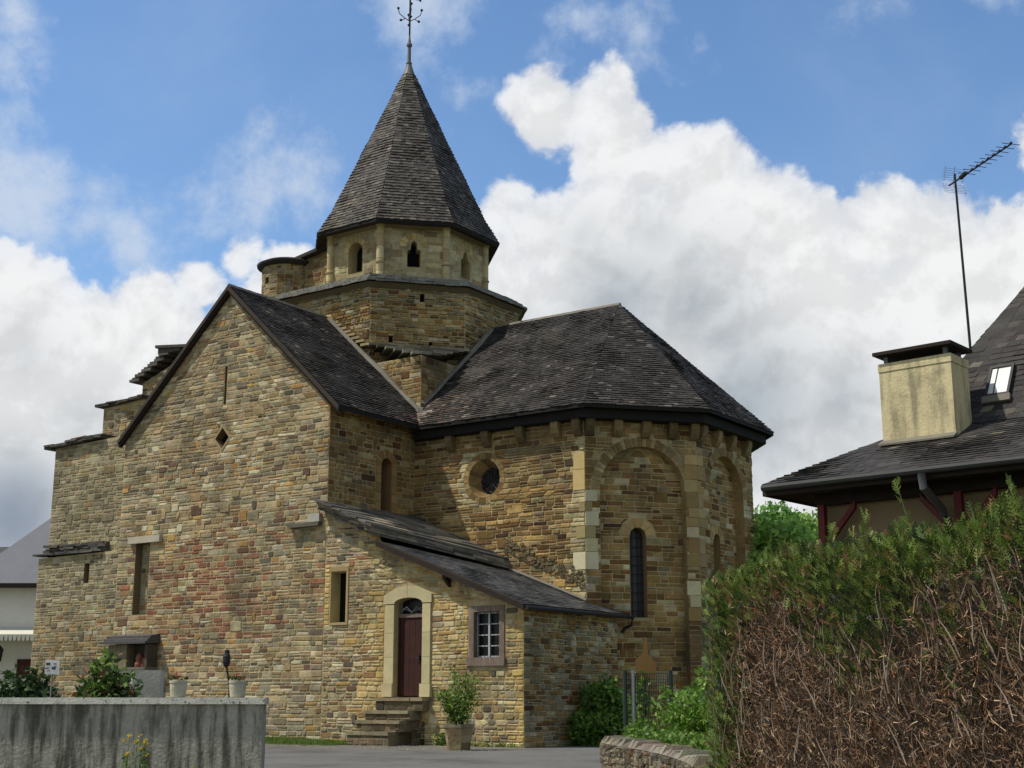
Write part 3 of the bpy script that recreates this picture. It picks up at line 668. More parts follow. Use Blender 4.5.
# ledge roof of stone slabs round the drum
up8 = [(TX + 2.87 / cos(pi/8) * cos(-pi/2 - pi/8 + k * pi/4), TY + 2.87 / cos(pi/8) * sin(-pi/2 - pi/8 + k * pi/4)) for k in range(8)]
led = MB()
out8 = [(-34.75, 34.28), (-30.0, 34.28), (-27.58, 37.0), (-27.58, 40.55), (-30.0, 43.2), (-34.5, 43.2), (-36.45, 40.55), (-36.45, 36.4)]
for i in range(8):
    a, b, c, d = Vector((*out8[i], 15.36)), Vector((*out8[(i+1)%8], 15.36)), Vector((*up8[(i+1)%8], 16.02)), Vector((*up8[i], 16.02))
    n_ = 12
    for layer, (dz, s0, s1) in enumerate(((0, 0, .45), (.085, .10, .75), (.16, .22, 1.0))):
        for k in range(n_):
            t0, t1 = k / n_ + .002, (k + 1) / n_ - .002; e0, e1 = a.lerp(b, t0), a.lerp(b, t1); i0, i1 = d.lerp(c, t0), d.lerp(c, t1)
            o = Vector((0, 0, dz + U_(-.012, .012))); t = Vector((0, 0, .075)); f0 = s0 + U_(-.006, .006)
            q = [e0.lerp(i0, f0), e1.lerp(i1, f0), e1.lerp(i1, s1), e0.lerp(i0, s1)]
            base = s0 * .0
            q = [p + o - Vector((0, 0, (p.z - 15.36) * .25)) for p in q]
            led.hexa(q + [p + t for p in q], 'slab_stone', jit(lin(120, 118, 110), .16))
    i2a, i2b = Vector((*lo8[i], 0)), Vector((*lo8[(i+1)%8], 0)); f_ = lambda p, z, k: Vector((p.x, p.y, 0)).lerp(Vector((TX, TY, 0)), k) + Vector((0, 0, z))
    led.hexa([f_(i2a, 15.18, -.0), f_(i2b, 15.18, -.0), f_(i2b, 15.18, .1), f_(i2a, 15.18, .1), f_(i2a, 15.355, -.05), f_(i2b, 15.355, -.05), f_(i2b, 15.355, .1), f_(i2a, 15.355, .1)], 'ashlar', lin(104, 94, 74))
led.build('tower_ledge', tower)
# upper drum
dr = MB(); wins = []
for i in range(8):
    a, b = Vector((*up8[i], 0)), Vector((*up8[(i+1)%8], 0)); Uv = (b - a).normalized(); N = Vector((Uv.y, -Uv.x, 0)); P = frame_pt(a, Uv, EZ, N); L = (b - a).length; m_ = L / 2 + (.03 if i == 1 else 0)
    o2 = [(0, 15.6), (L, 15.6), (L, 18.25), (0, 18.25)]
    if i == 0: wl = arch(m_ - .34, m_ + .34, 16.38, 17.22)
    elif i == 1: wl = [(m_-.24,16.45),(m_+.24,16.45),(m_+.24,17.08),(m_+.12,17.12),(m_+.1,17.36),(m_,17.45),(m_-.1,17.36),(m_-.12,17.12),(m_-.24,17.08)]
    else: wl = [(m_-.26,16.38),(m_+.26,16.38),(m_+.26,17.05),(m_+.15,17.12),(m_+.1,17.32),(m_,17.42),(m_-.1,17.32),(m_-.15,17.12),(m_-.26,17.05)]
    base_wall(dr, P, o2, [(wl, .5)], rcol=lin(170, 152, 112))
    if i in (7, 0, 1, 2, 3): 
        lay_stones(dr, P, [o2, rect(m_ - .42, m_ + .42, 16.34, 17.2), arch(m_ - .55, m_ + .55, 17.2, 17.2)], lambda u, z: pick(PALE), rowh=(.2, .36), wid=(.28, .6), h=.012, round_=.3, seed=70 + i, gap=.009)
        r_ = .34 if i == 0 else .3
        voussoirs(dr, P, m_, 17.2, r_, .55, 0, pi, 7, lambda u, z: pick([(2,184,160,112),(1,172,146,100)]), h=.02)
    wins.append((P, wl))
drum = dr.build('drum_wall', tower)
for i in (0, 1, 2, 3, 7):
    P, wl = wins[i]; b = MB(); back_panel(b, P, wl, .48, 'void'); b.build('bell_opening', tower)
for i in range(8):      # engaged corner columns
    c = MB(); x, y = up8[i]; d = Vector((x - TX, y - TY, 0)).normalized() * .03
    zz = 15.75
    for k in range(5):
        hgt = .47; c.lathe((x + d.x, y + d.y, zz), [(.13, 0), (.135, .02), (.135, hgt - .03), (.13, hgt - .01)], 'ashlar', pick([(2,186,170,128),(1,172,152,112)]), 14); zz += hgt
    c.lathe((x + d.x, y + d.y, 16.5), [(.135, 0), (.165, .03), (.165, .08), (.135, .1)], 'ashlar', lin(150, 134, 100), 14)
    c.lathe((x + d.x, y + d.y, 18.0 - .12), [(.135, 0), (.17, .08), (.2, .28)], 'ashlar', lin(180, 160, 112), 14); c.build('corner_column', tower)
def ring8(r, z, c=(TX, TY)): return [Vector((c[0] + r / cos(pi/8) * cos(-pi/2 - pi/8 + k * pi/4), c[1] + r / cos(pi/8) * sin(-pi/2 - pi/8 + k * pi/4), z)) for k in range(8)]
co = MB()
for r0, z0, r1, z1, m_, col in ((2.86, 17.88, 3.10, 18.0, 'ashlar', lin(120, 108, 82)), (3.09, 18.003, 3.12, 18.06, 'ashlar', lin(132, 124, 100))):
    a, b = ring8(r0, z0), ring8(r1, z1); ai, bi = ring8(2.6, z0), ring8(2.6, z1)
    for i in range(8):
        j = (i + 1) % 8; co.hexa([a[i], a[j], ai[j], ai[i], b[i], b[j], bi[j], bi[i]], m_, col)
co.build('cornice', tower)
# spire
sp = MB(); prof = [(3.40, 18.05), (2.90, 18.95), (.20, 25.35)]
sh = shingle_pal('spire')
def spal(u, v): return sh(u, v) if R() > .06 else jit(lin(58, 52, 48), .1)
a8 = [ring8(r, z) for r, z in prof]
for s in range(2):
    for i in range(8):
        j = (i + 1) % 8; vs = [a8[s][i], a8[s][j], a8[s+1][j], a8[s+1][i]]
        make_roof(sp, vs, spal, thick=.12, expo=.145, wid=(.12, .23), lift=.03)
a, b = ring8(3.38, 17.9), ring8(3.38, 18.07); ai, bi = ring8(2.9, 18.0), ring8(2.9, 18.07)
for i in range(8):
    j = (i + 1) % 8; sp.hexa([a[i], a[j], ai[j], ai[i], b[i], b[j], bi[j], bi[i]], 'dark_wood')
spire = sp.build('spire_roof', tower)
fi = MB(); fi.lathe((TX, TY, 25.2), [(.29, 0), (.25, .1), (.14, .42), (.10, .58), (.12, .60), (.12, .63), (.075, .66), (.065, 1.32), (.11, 1.36), (.115, 1.44), (.07, 1.5), (.04, 1.7), (.03, 1.9)], 'lead', seg=16); fi.build('lead_finial', tower)
cs = MB(); T0 = Vector((TX, TY, 0)); rt = Vector((cos(radians(YAW + 18)), sin(radians(YAW + 18)), 0))
cs.tube([T0 + EZ * 27.0, T0 + EZ * 29.4], .035, 'iron', seg=6)
for k in (-1, 1): cs.tube([T0 + EZ * 28.66, T0 + EZ * 28.66 + rt * .42 * k], .035, 'iron', seg=6); cs.tube([T0 + EZ * 28.66 + rt * .42 * k - EZ * .07, T0 + EZ * 28.66 + rt * .42 * k + EZ * .07], .04, 'iron', seg=6)
for k in range(4):
    t = pi/2 * k + .8; d = Vector((cos(t), sin(t), 0)); p = T0 + EZ * 27.65
    cs.tube([p, p + d * .2 + EZ * .12, p + d * .42 + EZ * .3, p + d * .47 + EZ * .5], .018, 'iron', seg=5); cs.tube([p + d * .2 + EZ * .1, p + d * .34 + EZ * .02], .016, 'iron', seg=5)
    for q in (p + d * .47 + EZ * .53, p + d * .36 + EZ * .02): cs.lathe(q - EZ * .06, [(.01, 0), (.055, .04), (.055, .08), (.01, .12)], 'iron', seg=8)
cs.lathe(T0 + EZ * 28.66, [(.0, -.1), (.09, 0), (.0, .1)], 'iron', seg=8); cs.build('iron_cross', tower)
# stair turret
tu = MB(); CT = (-36.35, 36.9); rT = 1.02; n = 20
for i in range(n):
    t0, t1 = 2*pi*i/n, 2*pi*(i+1)/n; a = Vector((CT[0] + rT*cos(t0), CT[1] + rT*sin(t0), 0)); b = Vector((CT[0] + rT*cos(t1), CT[1] + rT*sin(t1), 0)); Uv = (b - a).normalized(); L = (b-a).length
    P = frame_pt(a, Uv, EZ, Vector((Uv.y, -Uv.x, 0))); o2 = [(0, 13.5), (L, 13.5), (L, 17.55), (0, 17.55)]
    ho = rect(.07, .25, 16.78, 17.02) if i == 14 else None
    base_wall(tu, P, o2, [(ho, .2)] if ho else ()); lay_stones(tu, P, [o2] + ([ho] if ho else []), lambda u, z: pick(TOWER + GREY), rowh=(.12, .2), wid=(.16, .3), seed=80 + i, h=.012)
    if ho: back_panel(tu, P, ho, .19, 'void')
P = frame_pt((0, 36.75, 0), EX, EZ, -EY); o2 = [(-36.0, 14), (-33.6, 14), (-33.6, 18.0), (-36.0, 17.6)]; base_wall(tu, P, o2); lay_stones(tu, P, [o2], lambda u, z: pick(TOWER), rowh=(.12, .2), seed=99)
tu.face([(-36, 36.75, 17.6), (-33.6, 36.75, 18.0), (-33.6, 38.6, 18.0), (-36, 38.6, 17.6)], 'mortar')
tuo = tu.build('stair_turret', church)
tr_ = MB(); tr_.lathe((CT[0], CT[1], 17.5), [(1.05, -.02), (1.22, .06), (1.24, .14), (1.0, .26), (.5, .38), (.02, .44)], 'slab_stone', lin(50, 47, 43), 28)
tr_.hexa([(-36.2,36.5,17.62),(-33.8,36.5,18.0),(-33.8,38.8,18.0),(-36.2,38.8,17.62),(-36.2,36.5,17.76),(-33.8,36.5,18.12),(-33.8,38.8,18.12),(-36.2,38.8,17.76)], 'slab_stone', lin(60, 56, 52)); tr_.build('turret_roof', tuo)

# ---------------- lean-to annex in the corner
an = MB()
doorL = [(-24.86, 1.28), (-23.85, 1.28), (-23.85, 3.82)] + [(-24.355 + .505 * cos(pi * i / 10), 3.82 + .16 * sin(pi * i / 10)) for i in range(1, 10)] + [(-24.86, 3.82)]
winL = rect(-22.12, -21.26, 2.3, 3.5)
outer = [(X1 + .003, 0), (XR, 0), (XR, 3.58), (-25.4, 5.5), (-25.5, 5.84), (X1 + .003, 6.68)]
base_wall(an, PF, outer, [(doorL, .38), (winL, .3), (nar, .4)], rcol=lin(176, 160, 116))
dsur = [(-25.24, .95), (-23.55, .95), (-23.55, 4.12), (-24.2, 4.3), (-24.6, 4.3), (-25.24, 4.12)]
wsur = rect(-22.30, -21.08, 2.1, 3.68)
lay_stones(an, PF, [outer, dsur, wsur, rect(-27.34, -26.62, 3.3, 4.98)], facade_pal, quoin=(0, 1), qcol=lin(200, 170, 104), rowh=(.07, .19), wid=(.12, .44), wob=.03, seed=5, h=.018, round_=1.7)
PX = frame_pt((XR, 0, 0), EY, EZ, EX); outer = [(YF, 0), (34.72, 0), (34.72, 3.72), (YF, 3.72)]
base_wall(an, PX, outer); lay_stones(an, PX, [outer], lambda u, z: pick(APSE + GREY), rowh=(.09, .17), wid=(.15, .42), quoin=(1, 1), seed=6, h=.03)
# dressed frame of the narrow window
for L in (rect(-27.34,-27.282,3.38,4.84), rect(-26.698,-26.62,3.38,4.84), rect(-27.34,-26.62,4.845,4.98), rect(-27.34,-26.62,3.3,3.375)): blocks(an, PF, L, .03, 'ashlar', jit(lin(158, 138, 96), .08))
annex = an.build('annex_wall', church)
b = MB(); back_panel(b, PF, nar, .38, 'void'); b.build('narrow_window', annex)
# slab roof
sr = MB()
for layer in range(4):
    rows = 7
    for k in range(rows):
        fx = lambda Y, s: (X1 - .12) + ((-25.45 + (Y - 29.6) * .38) - (X1 - .12)) * s
        s0, s1 = k / rows, (k + 1.25) / rows; Y = 29.62
        while Y < 33.9:
            e_ = min(Y + U_(.5, 1.0), 33.95)
            zf = lambda X, s, lay: 6.93 - (X - (X1 - .12)) * .58 - .18 * layer + .10
            if layer == 0 or k >= 0:
                x0a, x1a, x0b, x1b = fx(Y, s0), fx(Y, min(s1, 1.02)), fx(e_, s0), fx(e_, min(s1, 1.02))
                ex = .05 * (3 - layer) * 0
                yy = Y - (.06 * (3 - layer) - .05 if Y < 29.7 else 0) + (U_(-.05, .04) if Y < 29.7 else 0)
                z_ = lambda X: 6.90 - (X - (X1 - .12)) * .425 - .078 * layer + U_(0, .02)
                dz = .08 * U_(.7, 1.05); r0 = .05
                sr.hexa([(x0a, yy, z_(x0a)), (x1a, yy, z_(x1a) + r0), (x1b, e_ - .01, z_(x1b) + r0), (x0b, e_ - .01, z_(x0b)), (x0a, yy, z_(x0a) + dz), (x1a, yy, z_(x1a) + dz + r0), (x1b, e_ - .01, z_(x1b) + dz + r0), (x0b, e_ - .01, z_(x0b) + dz)], 'slab_stone', pick([(3,92,88,80),(2,116,108,94),(1,140,130,110),(1,68,64,58)], .2))
            Y = e_
slr = sr.build('slab_roof', annex)
# slate roof
sl = MB(); k_ = .39; zs_ = lambda X: 3.72 + (XR - X) * k_
ta, tb = Vector((-25.35, YF - .3, zs_(-25.35))), Vector((-23.6, YC - .02, zs_(-23.6)))
e0, e1 = Vector((XR + .22, YF - .3, zs_(XR + .22))), Vector((XR + .22, 35.1, zs_(XR + .22)))
vs = [e0, e1, Vector((-20.96, YC + .12, zs_(-20.96))), Vector((-21.1, YC - .02, zs_(-21.1))), tb, ta]
make_roof(sl, vs, lambda u, v: pick([(4,62,62,64),(3,72,71,70),(2,52,52,54),(1,90,86,78)], .1), thick=.10, deck='dark_wood', expo=.16, wid=(.16, .26), lift=.012, over=.01)
slo = sl.build('slate_roof', annex)
f2 = MB(); f2.tube([Vector((-23.75, YC - .04, zs_(-23.75) + .05)), Vector((-22.3, YC - .04, zs_(-22.3) + .06)), Vector((-21.05, YC - .04, zs_(-21.05) + .06))], .06, 'flashing', seg=6); f2.build('mortar_flashing', slo)
f2 = MB(); p, q = ta, e0; f2.hexa([p + Vector((0,-.04,-.16)), q + Vector((0,-.04,-.16)), q + Vector((0,0,-.16)), p + Vector((0,0,-.16)), p + Vector((0,-.04,.0)), q + Vector((0,-.04,.0)), q, p], 'dark_wood')
f2.hexa([p + Vector((0,-.043,-.02)), q + Vector((0,-.043,-.02)), q + Vector((0,-.02,-.02)), p + Vector((0,-.02,-.02)), p + Vector((0,-.043,.035)), q + Vector((0,-.043,.035)), q + Vector((0,-.02,.035)), p + Vector((0,-.02,.035))], 'verge_wood'); f2.build('verge_board', slo)
f2 = MB(); xg = XR + .3; f2.tube([(xg, YF - .3, zs_(xg) - .06), (xg, 35.15, zs_(xg) - .06)], .055, 'iron', seg=8); f2.tube([(xg, 35.1, zs_(xg) - .06), (xg - .02, 35.1, zs_(xg) - .28), (xg - .22, 35.05, zs_(xg) - .36), (xg - .3, 35.02, zs_(xg) - .5)], .045, 'iron', seg=8); f2.build('gutter', slo)
f2 = MB(); f2.prism([(-23.0, YF - .28, 4.42), (-22.88, YF - .28, 4.40), (-22.9, YF - .02, 4.2), (-22.98, YF - .02, 4.2)], (0, 0, .3), 'dark_wood'); f2.build('rafter_end', slo)
# door
door = MB(); Y = YF + .15
np_ = 5
for k in range(np_):
    a = -24.86 + 1.01 * k / np_; door.box((a + .004, Y, 1.31), (a + 1.01 / np_ - .004, Y + .05, 3.44), 'door_wood')
door.box((-24.86, Y + .045, 1.3), (-23.85, Y + .09, 3.5), 'door_wood'); door.box((-24.86, Y - .03, 3.44), (-23.85, Y + .09, 3.54), 'window_wood')
door.box((-24.84, Y - .015, 1.32), (-24.78, Y, 3.42), 'door_wood'); door.box((-23.93, Y - .015, 1.32), (-23.87, Y, 3.42), 'door_wood')
dro = door.build('door', church)
b = MB(); b.box((-24.1, Y - .07, 2.25), (-24.05, Y - .02, 2.4), 'iron'); b.tube([(-24.08, Y - .06, 2.33), (-24.2, Y - .06, 2.33)], .012, 'iron', seg=6); b.build('handle', dro)
b = MB(); back_panel(b, PF, [(-24.86, 3.5), (-23.85, 3.5)] + doorL[2:], .33, 'glass_dark')
for s in (-1, 1):
    b.tube([(-24.39, Y + .0, 3.58), (-24.39 + s * .18, Y, 3.74), (-24.39 + s * .36, Y, 3.6), (-24.39 + s * .45, Y, 3.72)], .014, 'galvanised', seg=5)
b.tube([(-24.85, Y, 3.74), (-24.39, Y, 3.6), (-23.93, Y, 3.74)], .012, 'galvanised', seg=5); b.build('transom', dro)
ds = MB(); pal = lambda: jit(lin(190, 176, 134), .08)
for x0, x1 in ((-25.2, -24.862), (-23.848, -23.57)):
    z = 1.28
    for k, hgt in enumerate((.36, .72, .66, .78)):
        e_ = .04 if k == 0 else 0
        ds.box((x0 - e_, YF - .06 - e_, z), (x1 + e_ * (0 if x0 < -24.5 else 1), YF + .05, z + hgt - .008), 'ashlar', pal()); z += hgt
ls = doorL[2:]
hl = [(-24.38, 3.985), (-24.38, 4.28), (-24.75, 4.24), (-25.24, 4.05), (-25.24, 3.81), (-24.862, 3.81)] + [p for p in reversed([q for q in doorL[3:] if q[0] < -24.39 and q[1] > 3.82])]
def stone_part(L):
    L = list(L)
    lo = [Vector((u, v, 0)) for u, v in L]
    for t in tessellate_polygon([lo]): ds.face([PF(L[i][0], L[i][1], .07) for i in t], 'ashlar', c)
    for i in range(len(L)): a, b_ = L[i], L[(i+1) % len(L)]; ds.face([PF(*a, .07), PF(*b_, .07), PF(*b_, -.02), PF(*a, -.02)], 'ashlar', c)
arcp = [(-24.355 + .505 * cos(pi * i / 10), 3.82 + .16 * sin(pi * i / 10)) for i in range(11)]
c = pal(); stone_part([(-24.385, 4.30), (-24.385, 3.98)] + [p for p in arcp[5:]][1:] + [(-25.24, 3.82), (-25.24, 4.06), (-24.72, 4.28)])
c = pal(); stone_part([(-24.395 + .02, 3.98), (-24.375, 4.31), (-24.06, 4.28), (-23.53, 4.06), (-23.53, 3.82)] + arcp[0:5])
ds.build('door_surround', dro)
# window
wf = MB(); yw = YF - .03
for a, b in (((-22.27, 2.12), (-22.11, 3.66)), ((-21.27, 2.12), (-21.11, 3.66))): wf.box((a[0], yw, a[1]), (b[0], YF + .12, b[1]), 'window_wood')
wf.box((-22.106, yw + .003, 3.5), (-21.274, YF + .12, 3.66), 'window_wood'); wf.box((-22.32, yw - .05, 2.08), (-21.07, YF + .12, 2.30), 'window_wood')
wo = wf.build('window', church)
b = MB(); b.box((-22.11, YF + .2, 2.3), (-21.27, YF + .22, 3.5), 'glass_dark'); b.build('pane', wo)
b = MB(); yb = YF + .12
b.box((-21.715, yb - .02, 2.3), (-21.665, yb + .03, 3.5), 'white_wood'); 
for x in (-22.1, -21.32): b.box((x, yb, 2.3), (x + .045, yb + .03, 3.5), 'white_wood')
for k in range(5): b.box((-22.1, yb + .003, 2.302 + k * .288), (-21.28, yb + .027, 2.33 + k * .288 + (.014 if k in (0, 4) else 0)), 'white_wood')
b.build('glazing_bars', wo)
b = MB()
for k in range(4): x = -22.02 + k * .21; b.tube([(x, YF + .06, 2.3), (x, YF + .06, 3.5)], .009, 'iron', seg=5)
b.build('window_bars', wo)
# steps
st = MB(); hs = [(1.26, .0, .30, -25.25, -23.6), (.92, .0, .50, -25.45, -23.85), (.66, .0, .74, -25.55, -24.0), (.36, .0, 1.0, -25.65, -24.2)]
for i, (zt_, ya, yb_, xa, xb) in enumerate(hs):
    zb = hs[i+1][0] if i < 3 else 0
    st.box((xa, YF - yb_, zb + .002 - (.002 if i == 3 else 0)), (xb, YF - .04, zt_ - .09), 'stone', jit(lin(134, 120, 94), .1))
    x = xa - .03
    while x < xb - .1:
        e_ = min(x + U_(.5, .9), xb + .02); st.box((x + .004, YF - yb_ - .05 + U_(-.02,.02), zt_ - .088), (e_ - .004, YF - .045, zt_ + U_(-.008, .006)), 'slab_stone', jit(lin(140, 128, 100), .2)); x = e_
    P = frame_pt((0, YF - yb_, 0), EX, EZ, -EY); L = rect(xa, xb, zb, zt_ - .09); lay_stones(st, P, [L], lambda u, z: pick([(2,118,104,78),(1,92,80,60)]), rowh=(.12, .2), seed=90)
P = frame_pt((-23.7, 0, 0), EY, EZ, EX); lay_stones(st, P, [[(YF - .6, 0), (YF - .06, 0), (YF - .06, .8), (YF - .6, .6)]], lambda u, z: pick([(2,90,80,62),(1,70,62,50)]), rowh=(.1, .2), seed=91)
st.build('door_steps', church)

# ------------------------------------------------------------------ vegetation helpers
def leafquad(mb, p, s, col, m='leaf', up=.3, asp=1.7, dirv=None):
    a = Vector((U_(-1,1), U_(-1,1), U_(-1,1))) if dirv is None else Vector(dirv) + Vector((U_(-.5,.5), U_(-.5,.5), U_(-.5,.5)))
    if a.length < .05: a = Vector((1, 0, 0))
    a.normalize(); b = a.cross(Vector((U_(-1,1), U_(-1,1), U_(-1,1) + up))); 
    if b.length < .05: return
    b.normalize(); a *= s * asp * .5; b *= s * .5
    mb.face([p - a, p + b * .9 - a * .1, p + a, p - b * .9 - a * .1], m, col)
def blob_points(c, r, n, shell=.55):
    out = []
    for _ in range(n):
        d = Vector((random.gauss(0,1), random.gauss(0,1), random.gauss(0,1))).normalized(); k = shell + (1 - shell) * R() ** .6
        if R() < .12: k = 1 + R() * .12
        out.append((Vector((c[0] + d.x * r[0] * k, c[1] + d.y * r[1] * k, c[2] + d.z * r[2] * k)), d))
    return out
def shrub(name, label, x, y, h, rad, n, leaf, cols, cat='bush', group=None, z0=0, stem=True, lumps=7, low=.25, asp=1.7):
    t = thing(name, label, cat, (x, y, z0), group)
    f = MB()
    for k in range(lumps):
        a = 2 * pi * k / lumps + U_(-.4, .4); q = rad * U_(.2, .6); cz = z0 + h * U_(low + .15, .78); r = rad * U_(.42, .62)
        for p, d in blob_points((x + cos(a) * q, y + sin(a) * q, cz), (r, r, h * U_(.2, .32)), n // lumps, .2): leafquad(f, p, leaf * U_(.6, 1.3), pick(cols, .25), asp=asp)
    f.build('foliage', t)
    if stem:
        s = MB()
        for k in range(6):
            a = 2 * pi * k / 6; s.tube([(x, y, z0), (x + cos(a) * rad * .2, y + sin(a) * rad * .2, z0 + h * .3), (x + cos(a) * rad * .45, y + sin(a) * rad * .45, z0 + h * .68)], [.025, .018, .008], 'bark', seg=5)
        s.build('stem', t)
    return t
LG = [(3,96,128,52),(3,78,110,44),(2,120,146,66),(1,60,88,36)]
DG = [(3,58,80,40),(3,46,66,34),(1,78,100,50)]
VG = [(3,106,140,50),(3,88,124,44),(1,136,160,72)]

# grass verge at the wall foot
g = MB(); g.grid([(-31.5,29.92,.03),(-31.5,28.9,.004),(-29.5,28.5,.004),(-26.4,28.0,.004),(-25.9,28.4,.004),(-25.8,29.92,.03),(-29.0,29.92,.14)], [(0,1,2,6),(2,3,4,6),(4,5,6)], 'lawn_soil')
g.grid([(-41,29.92,.02),(-41,28.8,.004),(-31.5,28.9,.004),(-31.5,29.92,.02)], [(0,1,2,3)], 'lawn_soil')
for _ in range(9000):
    x = U_(-33, -25.6) if R() < .8 else U_(-41, -33); y = U_(28.3, 29.9); 
    if x > -29.3 and y < 28.0 + (-25.9 - x) * .12: continue
    if y < 28.9 and x < -30: continue
    hgt = U_(.03, .10); z = .02 + .1 * max(0, 1 - abs(x + 29) / 3) * (y - 28.3) / 1.6; a = U_(0, pi); w_ = .012
    g.face([(x - cos(a) * w_, y - sin(a) * w_, z), (x + cos(a) * w_, y + sin(a) * w_, z), (x + U_(-.03,.03), y + U_(-.03,.03), z + hgt)], 'leaf', pick([(3,104,128,50),(2,88,112,44),(1,130,140,70)], .2))
tag(g.build('grass_verge'), kind='stuff')
g = MB()
for _ in range(500):       # weeds along the annex foot
    x = U_(-23.2, -20.6) if R() < .5 else U_(-23.4, -22.6); y = 29.9 - R() * .15; s = U_(.03, .07); leafquad(g, Vector((x, y, U_(.0, .12 + (.2 if x < -22.6 else 0)))), s, pick(LG, .2))
tag(g.build('wall_weeds'), kind='stuff')

g = MB()
for _ in range(2600):
    if R() < .6: x, y = U_(-25.5, -20.4), 29.9 - abs(random.gauss(0, .35))
    else: x, y = U_(-31, -20), 28.3 - abs(random.gauss(0, .6))
    r_ = U_(.008, .03); h_ = r_ * U_(.4, .9); a_ = U_(0, 3)
    p4 = [Vector((x + r_ * cos(a_ + t), y + r_ * sin(a_ + t), .002)) for t in (0, 1.5, 3, 4.6)]; g.face([p4[0], p4[1], Vector((x, y, h_))], 'slab_stone', jit(lin(140, 132, 114), .3)); g.face([p4[1], p4[2], Vector((x, y, h_))], 'slab_stone', jit(lin(140, 132, 114), .3)); g.face([p4[2], p4[3], Vector((x, y, h_))], 'slab_stone', lin(120, 112, 96)); g.face([p4[3], p4[0], Vector((x, y, h_))], 'slab_stone', lin(120, 112, 96))
tag(g.build('gravel'), kind='stuff')
# potted shrub by the annex
px_, py_ = -20.95, 27.75
pt = thing('potted_shrub', 'leafy green shrub in a mossy square stone tub below the small barred window', 'potted plant', (px_, py_, 0))
b = MB(); w0 = .27; w1 = .34
for lo_, hi_, a_, c_ in ((0.0, .18, w0, w0 + .02), (.184, .36, w0 + .02, w0 + .045), (.364, .54, w0 + .045, w1)):
    for i in range(6):
        t0, t1 = pi/3 * i + .3, pi/3 * (i + 1) + .3; r0, r1 = a_ * 1.12, c_ * 1.12
        o = [(cos(t0), sin(t0)), (cos(t1), sin(t1))]; inn = .72
        b.hexa([(px_+o[0][0]*r0, py_+o[0][1]*r0, lo_), (px_+o[1][0]*r0, py_+o[1][1]*r0, lo_), (px_+o[1][0]*r0*inn, py_+o[1][1]*r0*inn, lo_), (px_+o[0][0]*r0*inn, py_+o[0][1]*r0*inn, lo_),
                (px_+o[0][0]*r1, py_+o[0][1]*r1, hi_), (px_+o[1][0]*r1, py_+o[1][1]*r1, hi_), (px_+o[1][0]*r1*inn, py_+o[1][1]*r1*inn, hi_), (px_+o[0][0]*r1*inn, py_+o[0][1]*r1*inn, hi_)], 'slab_stone', pick([(2,132,112,82),(1,110,92,68),(1,148,130,98)]))
for i in range(6):
    t0, t1 = pi/3 * i + .3, pi/3 * (i + 1) + .3; r0 = w1 * 1.2; ri = w1 * .85
    b.hexa([(px_+cos(t0)*r0, py_+sin(t0)*r0, .543), (px_+cos(t1)*r0, py_+sin(t1)*r0, .543), (px_+cos(t1)*ri, py_+sin(t1)*ri, .543), (px_+cos(t0)*ri, py_+sin(t0)*ri, .543),
            (px_+cos(t0)*r0, py_+sin(t0)*r0, .62), (px_+cos(t1)*r0, py_+sin(t1)*r0, .62), (px_+cos(t1)*ri, py_+sin(t1)*ri, .62), (px_+cos(t0)*ri, py_+sin(t0)*ri, .62)], 'slab_stone', jit(lin(124, 116, 94), .1))
b.build('tub', pt); b = MB(); b.lathe((px_, py_, .4), [(.28, 0), (.3, .17)], 'soil', seg=12); b.build('soil', pt)
f = MB(); s = MB()
for k in range(24):
    a = U_(0, 2*pi); sp_ = U_(.05, .68); hh = U_(.7, 1.5) - sp_ * .55; tip = Vector((px_ + cos(a) * sp_, py_ + sin(a) * sp_, .6 + hh)); base = Vector((px_ + cos(a) * .06, py_ + sin(a) * .06, .56)); mid = base.lerp(tip, .5) + Vector((0, 0, .1))
    s.tube([base, mid, tip], [.012, .009, .004], 'bark', seg=4)
    for i in range(75):
        t = U_(.12, 1.0); p = base.lerp(mid, t * 2) if t < .5 else mid.lerp(tip, t * 2 - 1)
        leafquad(f, p + Vector((U_(-.14,.14), U_(-.14,.14), U_(-.08,.1))) , U_(.035, .065), pick([(3,112,140,52),(3,92,122,46),(1.5,140,160,72),(1,70,98,40)], .15), asp=1.9)
f.build('foliage', pt); s.build('stem', pt)

# bushes in the churchyard corner
shrub('bush', 'bright leafy bush growing against the side wall of the lean-to', -19.75, 32.6, 1.75, 1.0, 6000, .085, VG + LG, z0=0, low=.0, lumps=10)
shrub('bush', 'light green bush behind the rubble wall beside the dead hedge', -10.9, 22.5, 2.0, .9, 3000, .075, VG)
shrub('bush', 'low light green bush on the rubble wall right of the wire fence', -10.0, 19.3, 1.25, .75, 2600, .06, VG, z0=.1)
shrub('creeper', 'trailing light green creeper spilling over the end of the rubble wall', -10.95, 19.35, .95, .40, 1000, .05, VG, cat='creeper', z0=.0, stem=False)
shrub('tall_weed', 'spindly pale weed rising through the wire fence', -12.2, 21.4, 1.85, .28, 420, .06, VG, cat='weed')

